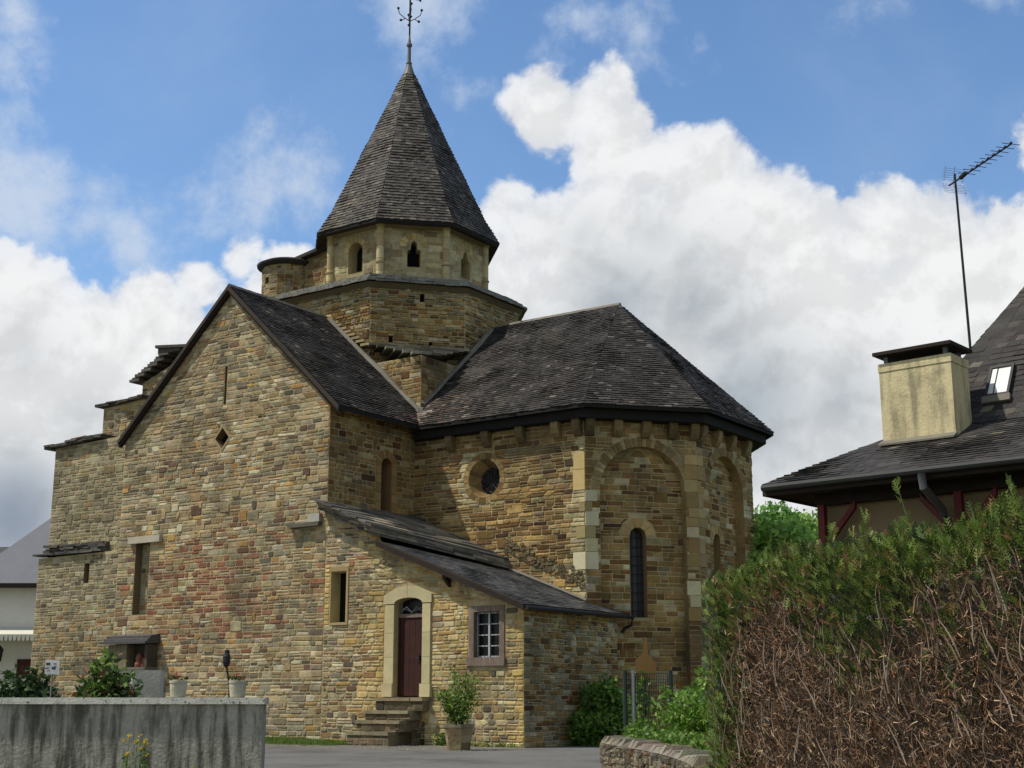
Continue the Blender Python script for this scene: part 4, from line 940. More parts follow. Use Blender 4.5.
# low rubble wall curving at its end
rw = MB(); path = [(-12.15, 20.9), (-12.0, 20.2), (-11.6, 19.55), (-11.0, 18.85), (-10.3, 18.05), (-9.5, 17.15), (-8.7, 16.2), (-7.95, 15.2), (-7.25, 14.2), (-6.7, 13.3)]
wt = .42
def offs(i):
    a = Vector((*path[max(i-1,0)], 0)); b_ = Vector((*path[min(i+1,len(path)-1)], 0)); t = (b_ - a).normalized(); return Vector((-t.y, t.x, 0))
for i in range(len(path) - 1):
    p, q = Vector((*path[i], 0)), Vector((*path[i+1], 0)); n0, n1 = offs(i) * wt / 2, offs(i+1) * wt / 2; H0 = .56
    rw.hexa([p - n0, q - n1, q + n1, p + n0] + [v + Vector((0, 0, H0)) for v in (p - n0, q - n1, q + n1, p + n0)], 'mortar')
    for sg in (1, -1):
        a, b_ = (p - n0, q - n1) if sg > 0 else (q + n1, p + n0); Uv = (b_ - a).normalized(); P = frame_pt(a, Uv, EZ, Vector((Uv.y, -Uv.x, 0))); L = (b_ - a).length
        lay_stones(rw, P, [[(0, 0), (L, 0), (L, H0), (0, H0)]], lambda u, z: pick([(3,112,104,88),(2,132,122,102),(2,90,84,72),(1,120,92,70)]), rowh=(.09, .17), wid=(.1, .26), h=.035, seed=100 + i, wob=.03)
    k = 5
    for j_ in range(k):      # rounded cap stones
        c0, c1 = p.lerp(q, j_ / k), p.lerp(q, (j_ + .96) / k); m0, m1 = n0.lerp(n1, j_ / k) * 1.12, n0.lerp(n1, (j_ + 1) / k) * 1.12; zt_ = U_(.04, .11); E = Vector((0, 0, H0 - .01))
        lo_ = [c0 - m0 + E, c1 - m1 + E, c1 + m1 + E, c0 + m0 + E]; tp = [c0.lerp(c1,.1) - m0 * .7 + E + EZ * zt_, c0.lerp(c1,.9) - m1 * .7 + E + EZ * (zt_ + U_(-.02,.02)), c0.lerp(c1,.9) + m1 * .7 + E + EZ * zt_, c0.lerp(c1,.1) + m0 * .7 + E + EZ * zt_]
        rw.hexa(lo_ + tp, 'slab_stone', jit(lin(122, 115, 98), .35))
tag(rw.build('rubble_wall'), 'low curved rubble stone wall with pale rounded cap stones beside the road', 'stone wall')
g = MB()
for _ in range(3400):
    i = random.randrange(len(path) - 1); t = R(); p = Vector((*path[i], 0)).lerp(Vector((*path[i+1], 0)), t) + offs(i) * U_(.15, .6)
    leafquad(g, p + EZ * U_(.45, .78), U_(.03, .07), pick(VG + LG, .2))
tag(g.build('ivy_growth'), kind='stuff')
g = MB()
for _ in range(5000):
    p = Vector((U_(-17.5, -8.5), U_(19.5, 31), 0)); 
    if p.x < -11.5 - (p.y - 19.5) * .5: continue
    leafquad(g, p + EZ * U_(0, .35), U_(.05, .1), pick(LG, .2))
tag(g.build('garden_undergrowth'), kind='stuff')

# wire mesh fence with a post
fx = [pixdir(x, 735) for x in (626, 672)]
fp = [Vector((0, 0, 0)) + Vector((d.x, d.y, 0)).normalized() * 23.5 for d in fx]
fe = thing('wire_fence', 'short dark wire mesh garden fence panel with galvanised post in front of the apse', 'fence', fp[0])
a, b_ = fp; n_ = 26
m_ = MB()
for k in range(n_ + 1): p = a.lerp(b_, k / n_); m_.tube([p + EZ * .1, p + EZ * 1.66], .006, 'mesh_wire', seg=4)
for k in range(16): m_.tube([a + EZ * (.15 + k * .1), b_ + EZ * (.15 + k * .1)], .005, 'mesh_wire', seg=4)
m_.build('wire_mesh', fe)
for p, m__, r in ((a.lerp(b_, .18), 'galvanised', .035), (a, 'mesh_wire', .04), (b_, 'mesh_wire', .04)): q = MB(); q.tube([p, p + EZ * 1.7], r, m__, seg=8); q.build('post', fe)
d = pixdir(645, 672); d2 = Vector((d.x, d.y, 0)).normalized(); p = d2 * 24.6; rv = Vector((d2.y, -d2.x, 0))
sg = thing('wooden_sign', 'blank brown board with narrow tip on a stake behind the wire fence', 'sign', p)
q = MB(); L = [(-.16, 1.58), (.18, 1.55), (.2, 1.84), (.06, 2.0), (.045, 2.28), (.0, 2.3), (-.03, 2.02), (-.17, 1.9)]
q.prism([p + rv * u + EZ * v for u, v in L], d2 * .03, 'cardboard'); q.build('board', sg); q = MB(); q.tube([p + d2 * .045, p + d2 * .045 + EZ * 1.95], .02, 'bark', seg=6); q.build('stake', sg)

# ------------------------------------------------------------------ hedge
HA, HB = Vector((-6.55, 13.05, 0)), Vector((2.6, 4.4, 0)); hd = (HB - HA).normalized(); hn = Vector((hd.y, -hd.x, 0)); HL = (HB - HA).length
if hn.dot(-HA) < 0: hn = -hn
hedge = thing('cypress_hedge', 'tall clipped cypress hedge, brown and dead on its road side with a green top', 'hedge', HA)
def htop(s): return 2.34 + .012 * s + .10 * max(0, 1 - s / 3.0) + .13 * max(0, 1 - abs(s - 2.6) / 2.6) + .13 * noise.noise(Vector((s * .8, 2, 0))) + .07 * noise.noise(Vector((s * 2.6, 7, 0)))
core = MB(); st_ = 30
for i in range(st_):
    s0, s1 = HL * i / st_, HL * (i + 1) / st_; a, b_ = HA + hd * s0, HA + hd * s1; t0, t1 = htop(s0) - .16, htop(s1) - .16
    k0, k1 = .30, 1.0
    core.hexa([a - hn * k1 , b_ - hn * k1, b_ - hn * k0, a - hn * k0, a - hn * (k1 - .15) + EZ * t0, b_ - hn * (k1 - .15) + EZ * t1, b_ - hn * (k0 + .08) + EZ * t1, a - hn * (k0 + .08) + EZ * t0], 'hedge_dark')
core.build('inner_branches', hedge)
BR = [(3,130,100,76),(3,106,80,62),(2.4,158,126,96),(2.4,76,58,46),(1.4,190,160,128),(.25,156,98,60)]
GRY = [(2,140,128,114),(1,116,104,92)]
tw2 = MB()
def gfrac(s, z):     # how green the hedge is here
    top = htop(s); n_ = noise.noise(Vector((s * .9, z * .9, 3))) * .9 + noise.noise(Vector((s * 2.8, z * 2.2, 9))) * .6
    v = (z - (top - .92)) / .75 + n_ * 1.15
    v = max(v, (0.62 - s) / .35 + n_ * .7, (.42 - z) / .3 - .5 + n_)
    v += .9 * max(0, 1 - abs(s - 3.6) / 1.3) * min(1, max(0, (z - .95) / .5))
    return v
def twig(p, L, d, col, w_=.008):
    d = d.normalized(); sd_ = d.cross(Vector((U_(-1,1), U_(-1,1), U_(-1,1))))
    if sd_.length < .1: return
    sd_.normalize(); q = p + d * L * .5 + Vector((U_(-1,1), U_(-1,1), U_(-1,1))) * L * .1
    e = p + d * L; tw2.face([p - sd_ * w_, p + sd_ * w_, q + sd_ * w_ * .8, q - sd_ * w_ * .8], 'twig', col); tw2.face([q - sd_ * w_ * .8, q + sd_ * w_ * .8, e], 'twig', col)
vis_s = lambda: HL * (R() ** 1.0)
for _ in range(19000):      # upright dead sprays
    s = vis_s(); z = U_(0.1, htop(s) - .2); 
    if gfrac(s, z) > U_(.2, 1.0): continue
    dep = U_(-.30, .06) - .1 * noise.noise(Vector((s * 1.6, z * 1.2, 1))); p = HA + hd * s + hn * dep + EZ * z
    twig(p, U_(.07, .26), Vector((U_(-.55,.55), U_(-.55,.55), 0)) + hn * U_(-.1, .7) + EZ * U_(.35, 1.2), pick(BR if R() < .8 else GRY, .25), U_(.0015, .0042))
for _ in range(56000):     # short curled dead tips
    s = vis_s(); z = U_(0.05, htop(s) - .15)
    if gfrac(s, z) > U_(.15, .9): continue
    dep = U_(-.28, .08) - .1 * noise.noise(Vector((s * 1.6, z * 1.2, 1))); p = HA + hd * s + hn * dep + EZ * z
    twig(p, U_(.02, .10), Vector((U_(-1,1), U_(-1,1), U_(-.5,1.3))) + hn * .4, pick(BR if R() < .9 else GRY, .3), U_(.0015, .0048))
for _ in range(260):        # long bare grey shoots
    s = vis_s(); z = U_(.5, 1.9); p = HA + hd * s + hn * U_(-.02, .1) + EZ * z; v = Vector((0, 0, 1)) + hd * U_(-.35, .35) + hn * U_(0, .2); pts = [p]
    for k in range(4): v = v + Vector((U_(-.25,.25), U_(-.25,.25), U_(-.1,.1))); pts.append(pts[-1] + v.normalized() * U_(.05, .11))
    tw2.tube(pts, [.006, .006, .005, .004, .002], 'twig', pick([(1,150,134,118),(1,128,106,88)], .15), seg=4)
tw2.build('dead_twigs', hedge)
gr = MB()
HG = [(3,88,110,44),(3,62,82,34),(1.6,118,138,56),(2.6,38,52,24),(1.1,150,162,78),(.5,134,116,64)]
TIP = [(2,132,152,70),(2,112,136,58),(1.5,152,160,92)]
def spray(p, d, L, cols):
    d = d.normalized(); sd_ = d.cross(Vector((U_(-1,1), U_(-1,1), U_(-1,1))));
    if sd_.length < .1: return
    sd_.normalize(); col = pick(cols, .22); n_ = 4
    gr.face([p - sd_ * .004, p + sd_ * .004, p + d * L + sd_ * .002, p + d * L - sd_ * .002], 'leaf', col)
    for k in range(n_):
        t = (k + 1) / (n_ + .4); b0 = p + d * L * t
        for sg_ in (1, -1):
            e = b0 + (d * .65 + sd_ * sg_ * .8) * L * (.42 * (1 - t * .55)) + Vector((U_(-1,1), U_(-1,1), U_(-1,1))) * L * .05; w_ = L * .055; nn = d * w_
            gr.face([b0 - nn, b0 + nn, e + nn * .5, e - nn * .4], 'leaf', col)
for _ in range(36000):
    s = vis_s()
    if R() < .42:
        z = htop(s) - U_(0, 1) ** 2 * .35; dep = U_(-1.1, .05); out = EZ * 1.0 + hn * U_(-.3, .6)
    else:
        z = U_(.05, htop(s) - .05); dep = U_(-.22, .07) - .1 * noise.noise(Vector((s * 1.6, z * 1.2, 1))); out = EZ * .7 + hn * U_(.2, 1.0)
        if gfrac(s, z) < U_(.1, .9): continue
    p = HA + hd * s + hn * dep + EZ * z
    cols = TIP if (R() < .22 and z > htop(s) - .35) else HG
    spray(p, out + Vector((U_(-.6,.6), U_(-.6,.6), U_(-.2,.3))), U_(.045, .125), cols if R() > .05 else [(1,150,100,66),(1,160,120,84)])
for _ in range(6500):    # green far end of the hedge
    z = U_(.05, htop(0)); p = HA - hd * U_(-.25, .16) * (1.1 - .3 * z / 2.3) + hn * U_(-1.0, .06) + EZ * z
    spray(p, -hd + EZ * .8 + Vector((U_(-.6,.6), U_(-.6,.6), 0)), U_(.05, .13), HG)
for _ in range(46):      # shoots standing above the clipped top
    s = U_(.3, HL); L = U_(.15, .42) * (1.25 if s > 3.5 else .8); p = HA + hd * s + hn * U_(-.7, .0) + EZ * (htop(s) - .05); v = EZ + hd * U_(-.5, .3) + hn * U_(-.2, .3)
    gr.tube([p, p + v * L], [.007, .003], 'leaf', lin(96, 112, 56), seg=4)
    for k in range(int(10 * L / .3)): spray(p + v * L * R(), v + Vector((U_(-.8,.8), U_(-.8,.8), U_(0,.4))), U_(.06, .12), TIP)
gr.build('green_sprays', hedge)
gb = MB()
for _ in range(2600):    # leafy growth at the hedge foot
    s = U_(0, HL * .8); p = HA + hd * s + hn * U_(0, .38) + EZ * U_(0, .42) * R(); leafquad(gb, p, U_(.03, .07), pick(DG + LG, .2))
tag(gb.build('hedge_undergrowth'), kind='stuff')

# ------------------------------------------------------------------ house on the right
uh = Vector((cos(radians(-6.14)), sin(radians(-6.14)), 0)); vh = Vector((-uh.y, uh.x, 0)); H0 = Vector((-6.54, 14.4, 0))
Q = lambda u, v, z: H0 + uh * u + vh * v + EZ * z
house = thing('house', 'cream rendered house with steep dark slate roof and red timber porch posts behind the hedge', 'house', H0)
EV = 3.63; WU, WV = 11.0, 9.0; kL = (1.0, 1.5); zb = EV + .46 * 1.5; sst = 1.55; top = 3.0
hr = MB(); hpal = lambda u, v: pick([(4,56,53,51),(3,63,59,56),(2,48,45,44),(.7,78,73,66),(.08,108,100,88)], .14)
kw = dict(thick=.12, deck='dark_wood', expo=.085, wid=(.10, .17), lift=.009, over=.008)
make_roof(hr, [Q(0,0,EV), Q(WU,0,EV), Q(WU-kL[0],kL[1],zb), Q(kL[0],kL[1],zb)], hpal, **kw)
make_roof(hr, [Q(0,WV,EV), Q(0,0,EV), Q(kL[0],kL[1],zb), Q(kL[0],WV-kL[1],zb)], hpal, **kw)
make_roof(hr, [Q(kL[0],kL[1],zb), Q(WU-kL[0],kL[1],zb), Q(WU-kL[0]-top,kL[1]+top,zb+sst*top), Q(kL[0]+top,kL[1]+top,zb+sst*top)], hpal, **kw)
make_roof(hr, [Q(kL[0],WV-kL[1],zb), Q(kL[0],kL[1],zb), Q(kL[0]+top,kL[1]+top,zb+sst*top)], hpal, **kw)
make_roof(hr, [Q(WU-kL[0],WV-kL[1],zb), Q(kL[0],WV-kL[1],zb), Q(kL[0]+top,kL[1]+top,zb+sst*top), Q(WU-kL[0]-top,kL[1]+top,zb+sst*top)], hpal, shing=False, **kw)
hro = hr.build('roof', house)
b = MB(); b.box((0,0,0),(0,0,0),'dark_wood') if False else None
b.hexa([Q(.02,.0,EV-.13), Q(WU,.0,EV-.13), Q(WU,.03,EV-.13), Q(.02,.03,EV-.13), Q(.02,.0,EV-.02), Q(WU,0,EV-.02), Q(WU,.03,EV-.02), Q(.02,.03,EV-.02)], 'dark_wood')
b.hexa([Q(.0,.0,EV-.13), Q(.02,.0,EV-.13), Q(.02,WV,EV-.13), Q(.0,WV,EV-.13), Q(.0,.0,EV-.02), Q(.02,0,EV-.02), Q(.02,WV,EV-.02), Q(0,WV,EV-.02)], 'dark_wood')
b.build('fascia_board', hro)
b = MB(); b.tube([Q(.03,-.05,EV-.045), Q(WU,-.05,EV-.045)], .04, 'gutter_metal', seg=8); b.build('gutter', hro)
b = MB(); b.tube([Q(1.96,-.07,EV-.08), Q(1.96,-.05,EV-.22), Q(1.98,.35,EV-.42), Q(1.98,.5,EV-.6), Q(1.98,.5,0)], .045, 'zinc', seg=8); b.build('downpipe', house)
b = MB(); b.hexa([Q(.46,.60,0), Q(WU-.6,.60,0), Q(WU-.6,WV-.6,0), Q(.46,WV-.6,0), Q(.46,.60,EV+.05), Q(WU-.6,.60,EV+.05), Q(WU-.6,WV-.6,EV+.05), Q(.46,WV-.6,EV+.05)], 'house_wall'); b.build('wall', house)
b = MB(); b.hexa([Q(.42,.44,3.40), Q(WU-.4,.44,3.40), Q(WU-.4,.57,3.40), Q(.42,.57,3.40), Q(.42,.44,3.54), Q(WU-.4,.44,3.54), Q(WU-.4,.57,3.54), Q(.42,.57,3.54)], 'dark_wood'); b.build('beam', house)
for u in (.50, 2.12, 3.8, 5.5, 7.2):
    pw = .04
    b = MB(); b.hexa([Q(u-pw,.42,0), Q(u+pw,.42,0), Q(u+pw,.5,0), Q(u-pw,.5,0), Q(u-pw,.42,3.4), Q(u+pw,.42,3.4), Q(u+pw,.5,3.4), Q(u-pw,.5,3.4)], 'red_paint'); b.build('post', house)
    for sg_ in (1, -1):
        if u < 1 and sg_ < 0: continue
        b = MB(); b.hexa([Q(u+sg_*.035,.43,2.9), Q(u+sg_*.42,.43,3.33), Q(u+sg_*.42,.49,3.33), Q(u+sg_*.035,.49,2.9), Q(u+sg_*.035,.43,2.99), Q(u+sg_*.42,.43,3.42), Q(u+sg_*.42,.49,3.42), Q(u+sg_*.035,.49,2.99)], 'red_paint'); b.build('brace', house)
# chimney
ch_ = MB(); c0, c1, d0, d1 = 1.02, 1.90, 1.04, 1.52
ch_.hexa([Q(c0,d0,3.9), Q(c1,d0,3.9), Q(c1,d1,3.9), Q(c0,d1,3.9), Q(c0,d0,4.98), Q(c1,d0,4.98), Q(c1,d1,4.98), Q(c0,d1,4.98)], 'cream')
ch_.hexa([Q(c0-.008,d0-.008,4.983), Q(c1+.008,d0-.008,4.983), Q(c1+.008,d1+.008,4.983), Q(c0-.008,d1+.008,4.983), Q(c0-.008,d0-.008,5.08), Q(c1+.008,d0-.008,5.08), Q(c1+.008,d1+.008,5.08), Q(c0-.008,d1+.008,5.08)], 'cream')
cho = ch_.build('chimney', house)
b = MB(); b.hexa([Q(c0-.04,d0-.07,5.175), Q(c1+.04,d0-.07,5.175), Q(c1+.04,d1+.07,5.175), Q(c0-.04,d1+.07,5.175), Q(c0-.04,d0-.07,5.215), Q(c1+.04,d0-.07,5.215), Q(c1+.04,d1+.07,5.215), Q(c0-.04,d1+.07,5.215)], 'dark_wood'); b.build('cap_slab', cho)
for u in (c0+.05, c1-.1):
    for v in (d0+.04, d1-.1): b = MB(); b.hexa([Q(u,v,5.081), Q(u+.05,v,5.081), Q(u+.05,v+.05,5.081), Q(u,v+.05,5.081), Q(u,v,5.174), Q(u+.05,v,5.174), Q(u+.05,v+.05,5.174), Q(u,v+.05,5.174)], 'zinc'); b.build('cap_leg', cho)
b = MB(); b.hexa([Q(c0-.02,d0-.1,EV+.46*(d0-.1)+.03), Q(c1+.02,d0-.1,EV+.46*(d0-.1)+.03), Q(c1+.02,d0,EV+.46*d0+.03), Q(c0-.02,d0,EV+.46*d0+.03), Q(c0-.02,d0-.1,EV+.46*(d0-.1)+.05), Q(c1+.02,d0-.1,EV+.46*(d0-.1)+.05), Q(c1+.02,d0,EV+.46*d0+.06), Q(c0-.02,d0,EV+.46*d0+.06)], 'flashing'); b.build('flashing', cho)
# skylight in the steep slope
def RS(u, s, h=0):      # s = height above the break
    n_ = Vector((0, 0, 0)) - vh * sst + EZ; n_.normalize(); return Q(u, kL[1] + s / sst, zb + s) + n_ * h
sk = MB(); a0, a1, s0, s1 = 2.04, 2.27, .33, .68
for u0, u1, t0, t1 in ((a0-.03,a0,s0-.03,s1+.03),(a1,a1+.03,s0-.03,s1+.03),(a0,a1,s1,s1+.03),(a0,a1,s0-.03,s0)):
    sk.hexa([RS(u0,t0,.0), RS(u1,t0,.0), RS(u1,t1,.0), RS(u0,t1,.0), RS(u0,t0,.06), RS(u1,t0,.06), RS(u1,t1,.06), RS(u0,t1,.06)], 'iron')
sk.hexa([RS(a0-.05,s0-.1,.02), RS(a1+.05,s0-.1,.02), RS(a1+.05,s0-.032,.02), RS(a0-.05,s0-.032,.02), RS(a0-.05,s0-.1,.05), RS(a1+.05,s0-.1,.05), RS(a1+.05,s0-.032,.07), RS(a0-.05,s0-.032,.07)], 'flashing')
sko = sk.build('skylight', hro); b = MB(); b.face([RS(a0,s0,.045), RS(a1,s0,.045), RS(a1,s1,.045), RS(a0,s1,.045)], 'skylight_glass'); b.tube([RS(a0+.07,s0,.05), RS(a0+.07,s1,.05)], .006, 'iron', seg=4); b.build('pane', sko)
# television aerial
am = Q(1.64, 2.3, 0); aer = thing('television_aerial', 'tall thin television aerial strapped beside the cream chimney', 'aerial', am + EZ * 5.0)
lean = -uh * .012 + vh * 0
b = MB(); b.tube([am + EZ * 4.3, am + EZ * 5.6 + lean * .8, am + EZ * 7.70 + lean * 3], [.017, .017, .014], 'iron', seg=8); b.build('mast', aer)
tp = am + EZ * 7.60 + lean * 3; hh_ = pixdir(1011, 144); te = hh_ * ((tp.z - CAMH + .02) / hh_.z) + EZ * CAMH; bd = (te - tp); BL = bd.length; bd.normalize(); bp = Vector((-bd.y, bd.x, 0)).normalized()
b = MB(); b.tube([tp - bd * .14, te], .011, 'iron', seg=6); b.build('boom', aer)
b = MB()
for k in range(9):
    c = tp + bd * (BL * (.22 + .78 * k / 8)); b.tube([c - bp * .12, c + bp * .12], .0045, 'iron', seg=5); b.lathe(c - EZ * .004, [(.014, 0), (.018, .02), (.008, .034)], 'iron', seg=6)
b.build('director_rods', aer)
b = MB()
for sg_ in (1, -1):
    for k in range(6):
        h_ = sg_ * (.03 + .026 * k); c = tp - bd * (.05 - .08 * abs(h_)) + EZ * h_ - bd * abs(h_) * -.35; b.tube([c - bp * .17, c + bp * .15], .0018, 'galvanised', seg=4)
    for q_ in (-.13, 0, .13): b.tube([tp - bd * .05 + bp * q_, tp - bd * .05 + bp * q_ + EZ * sg_ * .19 + bd * .07], .003, 'galvanised' if q_ else 'iron', seg=4)
b.build('reflector', aer)
b = MB(); c = tp + bd * .12; b.tube([c, c + bd * .12 + EZ * .015], .028, 'iron', seg=8); b.build('dipole_box', aer)
b = MB(); pts = [am + EZ * 5.4 + uh * .02, am + EZ * 5.15 + uh * .03, am + EZ * 4.95 + uh * .07, am + EZ * 4.7 - uh * .0, am + EZ * 4.62 + uh * .05 - vh * .1, am + EZ * 4.5 + uh * .12 - vh * .2]; b.tube(pts, .008, 'galvanised', seg=5); b.build('cable', aer)

# ------------------------------------------------------------------ far trees
def tree(name, label, px, py_top, dist, rad, cols, n=15000, leaf=.17):
    d = pixdir(px, py_top); p = Vector((d.x, d.y, 0)).normalized() * dist; hgt = CAMH + dist * d.z / hypot(d.x, d.y)
    t = thing(name, label, 'tree', p, 'broadleaf trees behind the church'); tk = MB()
    tk.tube([p, p + EZ * hgt * .3, p + EZ * hgt * .6 + Vector((.2, .1, 0))], [.3, .22, .1], 'bark', seg=8)
    for k in range(6):
        a = k * 1.05; tk.tube([p + EZ * hgt * (.25 + .05 * k), p + EZ * hgt * (.45 + .05 * k) + Vector((cos(a), sin(a), 0)) * rad * .6], [.1, .04], 'bark', seg=5)
    tk.build('trunk', t); f = MB()
    for k in range(26):
        a = U_(0, 2*pi); q = rad * U_(0, .85); zc = U_(.3, .86); c = p + Vector((cos(a) * q, sin(a) * q, hgt * zc)); r = rad * U_(.25, .5) * (1.1 - .5 * zc) * 1.2
        for pt_, dd in blob_points(c, (r, r, min(r * .8, hgt * (1 - zc))), n // 26, .2): leafquad(f, pt_, leaf * U_(.6, 1.3), pick(cols, .25), asp=1.4)
    f.build('crown', t); return t
FT = [(3,112,154,68),(3,96,138,58),(2,132,172,84),(1,70,104,48)]; FT2 = [(3,140,176,82),(2,118,158,66),(2,158,188,98)]
tree('broadleaf_tree', 'round dark green tree immediately right of the apse', 758, 492, 52, 2.6, FT)
tree('broadleaf_tree', 'light green feathery tree between the apse and the house eaves', 800, 494, 62, 3.0, FT2)
tree('broadleaf_tree', 'dark green tree beside the first red porch post, rightmost of the row', 826, 488, 70, 3.2, FT)
tree('broadleaf_tree', 'lowest light green tree in front of the row right of the apse', 782, 506, 46, 2.6, FT2, 15000, .15)
tree('broadleaf_tree', 'dark tree half hidden behind the corner of the apse', 738, 525, 66, 3.5, FT)

# ------------------------------------------------------------------ left foreground: concrete wall and what stands round it
rtv = Vector((cos(radians(YAW)), sin(radians(YAW)), 0)); fwv = Vector((-rtv.y, rtv.x, 0))
d = pixdir(265, 697); WE = Vector((d.x, d.y, 0)).normalized(); WE = WE * (16 / WE.dot(fwv) * 1.0)
CW = lambda a, dd, z: WE - rtv * a + fwv * dd + EZ * z
cw = thing('concrete_wall', 'rough concrete garden wall streaked with black stains, flat coping on top', 'wall', CW(4, 0, 0))
TOPZ = CAMH + .005
b = MB(); b.hexa([CW(12,.02,0), CW(0.02,.02,0), CW(0.02,.24,0), CW(12,.24,0), CW(12,.02,TOPZ-.075), CW(0.02,.02,TOPZ-.075), CW(0.02,.24,TOPZ-.075), CW(12,.24,TOPZ-.075)], 'concrete'); b.build('wall_face', cw)
b = MB()
x = 0
for k in range(4): b.hexa([CW(x+2.995,-.01,TOPZ-.073), CW(x,-.01,TOPZ-.073), CW(x,.27,TOPZ-.073), CW(x+2.995,.27,TOPZ-.073), CW(x+2.995,0,TOPZ), CW(x,0,TOPZ), CW(x,.26,TOPZ), CW(x+2.995,.26,TOPZ)], 'coping'); x += 3
for _ in range(260):
    a_ = U_(0, 11.9); q = CW(a_, U_(-.012, .0), TOPZ - U_(.0, .07)); r_ = U_(.006, .02); n3_ = [q + Vector((U_(-r_, r_), U_(-r_, r_), U_(-r_, r_))) for _k in range(4)]
    b.face([n3_[0], n3_[1], n3_[2]], 'moss'); b.face([n3_[0], n3_[2], n3_[3]], 'moss')
b.build('coping', cw)
def cwp(px, dd): d_ = pixdir(px, 697); v = Vector((d_.x, d_.y, 0)); v *= (16 + dd) / v.dot(fwv); return v
def cwx(px): # distance along the wall for photo x
    return (265 - px) / FPX * 16.1
def pot(px, label, red):
    c = CW(cwx(px), .13, TOPZ); t = thing('flower_pot', label, 'flower pot', c, 'flower pots on the concrete wall')
    b = MB(); b.lathe(c, [(.075, 0), (.085, .01), (.098, .12), (.098, .16), (.106, .165), (.106, .19), (.096, .192), (.09, .17)], 'plaster_pot', seg=20); b.build('pot', t)
    f = MB()
    for _ in range(70): leafquad(f, c + Vector((U_(-.09,.09), U_(-.09,.09), U_(.17, .235))), U_(.02, .04), pick(DG, .2), asp=1.2)
    f.build('foliage', t)
    for _ in range(red):
        f = MB(); q = c + Vector((U_(-.07,.08), U_(-.07,.07), U_(.215, .27)))
        for i in range(7): leafquad(f, q + Vector((U_(-.014,.014), U_(-.014,.014), U_(-.012,.012))), U_(.012, .022), pick([(2,190,70,66),(1,206,104,92)], .12), 'petal', asp=1.1)
        f.build('flower_head', t)
pot(178, 'cream flower pot with a few red geraniums, left of the dark torch', 5)
pot(236, 'greyer flower pot with red geraniums at the foot of the dark torch', 9)
c = cwp(225, .5); lt = thing('garden_torch', 'dark metal garden torch standing between the two flower pots', 'torch', c)
b = MB(); q = cwp(229, .5); b.tube([q, q + EZ * 1.4, c + EZ * 1.62], .011, 'iron', seg=8); b.build('pole', lt); b = MB(); b.lathe(c + EZ * 1.6, [(.012, 0), (.03, .02), (.046, .06), (.046, .13), (.03, .17), (.03, .20), (.012, .21)], 'iron', seg=12); b.build('lamp_head', lt)
p = cwp(18, 1.2); shrub('round_bush', 'dense dark green rounded bush behind the concrete wall at its far left', p.x, p.y, 1.72, .52, 5200, .055, DG, low=.35, lumps=9)
p = cwp(-30, 1.4); shrub('round_bush', 'dark bush at the very left edge behind the concrete wall', p.x, p.y, 1.65, .5, 2600, .055, DG, low=.35, lumps=9)
p = cwp(106, .9); rb = shrub('leafy_shrub', 'bushy shrub with green and a few reddish leaves behind the concrete wall', p.x, p.y, 1.72, .47, 2900, .06, LG + DG + [(1.0,134,84,60),(.7,150,104,80)], low=.35, lumps=9)
# small notice
c = cwp(50, .6); nb_ = thing('notice_board', 'small white notice with grey markings between the two bushes', 'sign', c)
R0 = rtv; b = MB(); z0 = CAMH + .28
b.prism([c - R0 * .085 + EZ * z0, c + R0 * .085 + EZ * (z0 - .008), c + R0 * .085 + EZ * (z0 + .155), c - R0 * .085 + EZ * (z0 + .165)], fwv * .012, 'white_board'); 
for (x, z, w_, h_, m__) in ((-.05,.1,.05,.03,'ink'), (.03,.11,.04,.012,'ink_red'), (-.06,.06,.05,.012,'ink'), (.02,.05,.045,.03,'ink'), (-.04,.03,.04,.01,'ink_red'), (.035,.085,.03,.008,'ink')):
    q = c + R0 * x + EZ * (z0 + z) - fwv * .004; b.prism([q - R0 * w_ / 2, q + R0 * w_ / 2, q + R0 * w_ / 2 + EZ * h_, q - R0 * w_ / 2 + EZ * h_], fwv * .003, m__)
b.build('panel', nb_); b = MB(); b.tube([c + fwv * .02, c + fwv * .02 + EZ * (z0 + .1)], .01, 'galvanised', seg=6); b.build('post', nb_)
# roofed stone niche standing against the church
ns = thing('stone_niche', 'small slate-roofed stone niche holding a clay figure against the church wall', 'shrine', (-35.6, 29.6, 0))
b = MB(); b.box((-36.5, 29.45, 0), (-34.62, 29.9, 2.12), 'white_stone'); b.box((-36.55, 29.4, 2.123), (-34.58, 29.9, 2.2), 'slab_stone', lin(110, 104, 94))
b.box((-36.5, 29.5, 2.2), (-35.6, 29.9, 2.92), 'slab_stone', lin(120, 108, 84)); b.box((-34.75, 29.5, 2.2), (-34.62, 29.9, 2.92), 'slab_stone', lin(80, 72, 60)); b.box((-35.598, 29.8, 2.2), (-34.752, 29.9, 2.92), 'slab_stone', lin(60, 52, 42)); b.build('body', ns)
b = MB()
for k in range(3): b.hexa([(-36.7+.02*k,29.3+.12*k,2.93+.09*k),(-34.52-.02*k,29.3+.12*k,2.93+.09*k),(-34.52-.02*k,29.92,2.96+.09*k),(-36.7+.02*k,29.92,2.96+.09*k),(-36.7+.02*k,29.3+.12*k,3.015+.09*k),(-34.52-.02*k,29.3+.12*k,3.0+.09*k),(-34.52-.02*k,29.92,3.08+.09*k),(-36.7+.02*k,29.92,3.08+.09*k)], 'slab_stone', jit(lin(84, 82, 80), .12))
b.build('slab_roof', ns)
b = MB(); 
for (x, y, s_) in ((-35.15, 29.65, .8), (-34.92, 29.66, .55)): b.lathe((x, y, 2.2), [(.16*s_, 0), (.18*s_, .12*s_), (.12*s_, .26*s_), (.15*s_, .36*s_), (.10*s_, .5*s_), (.03, .56*s_)], 'figure_clay', seg=12)
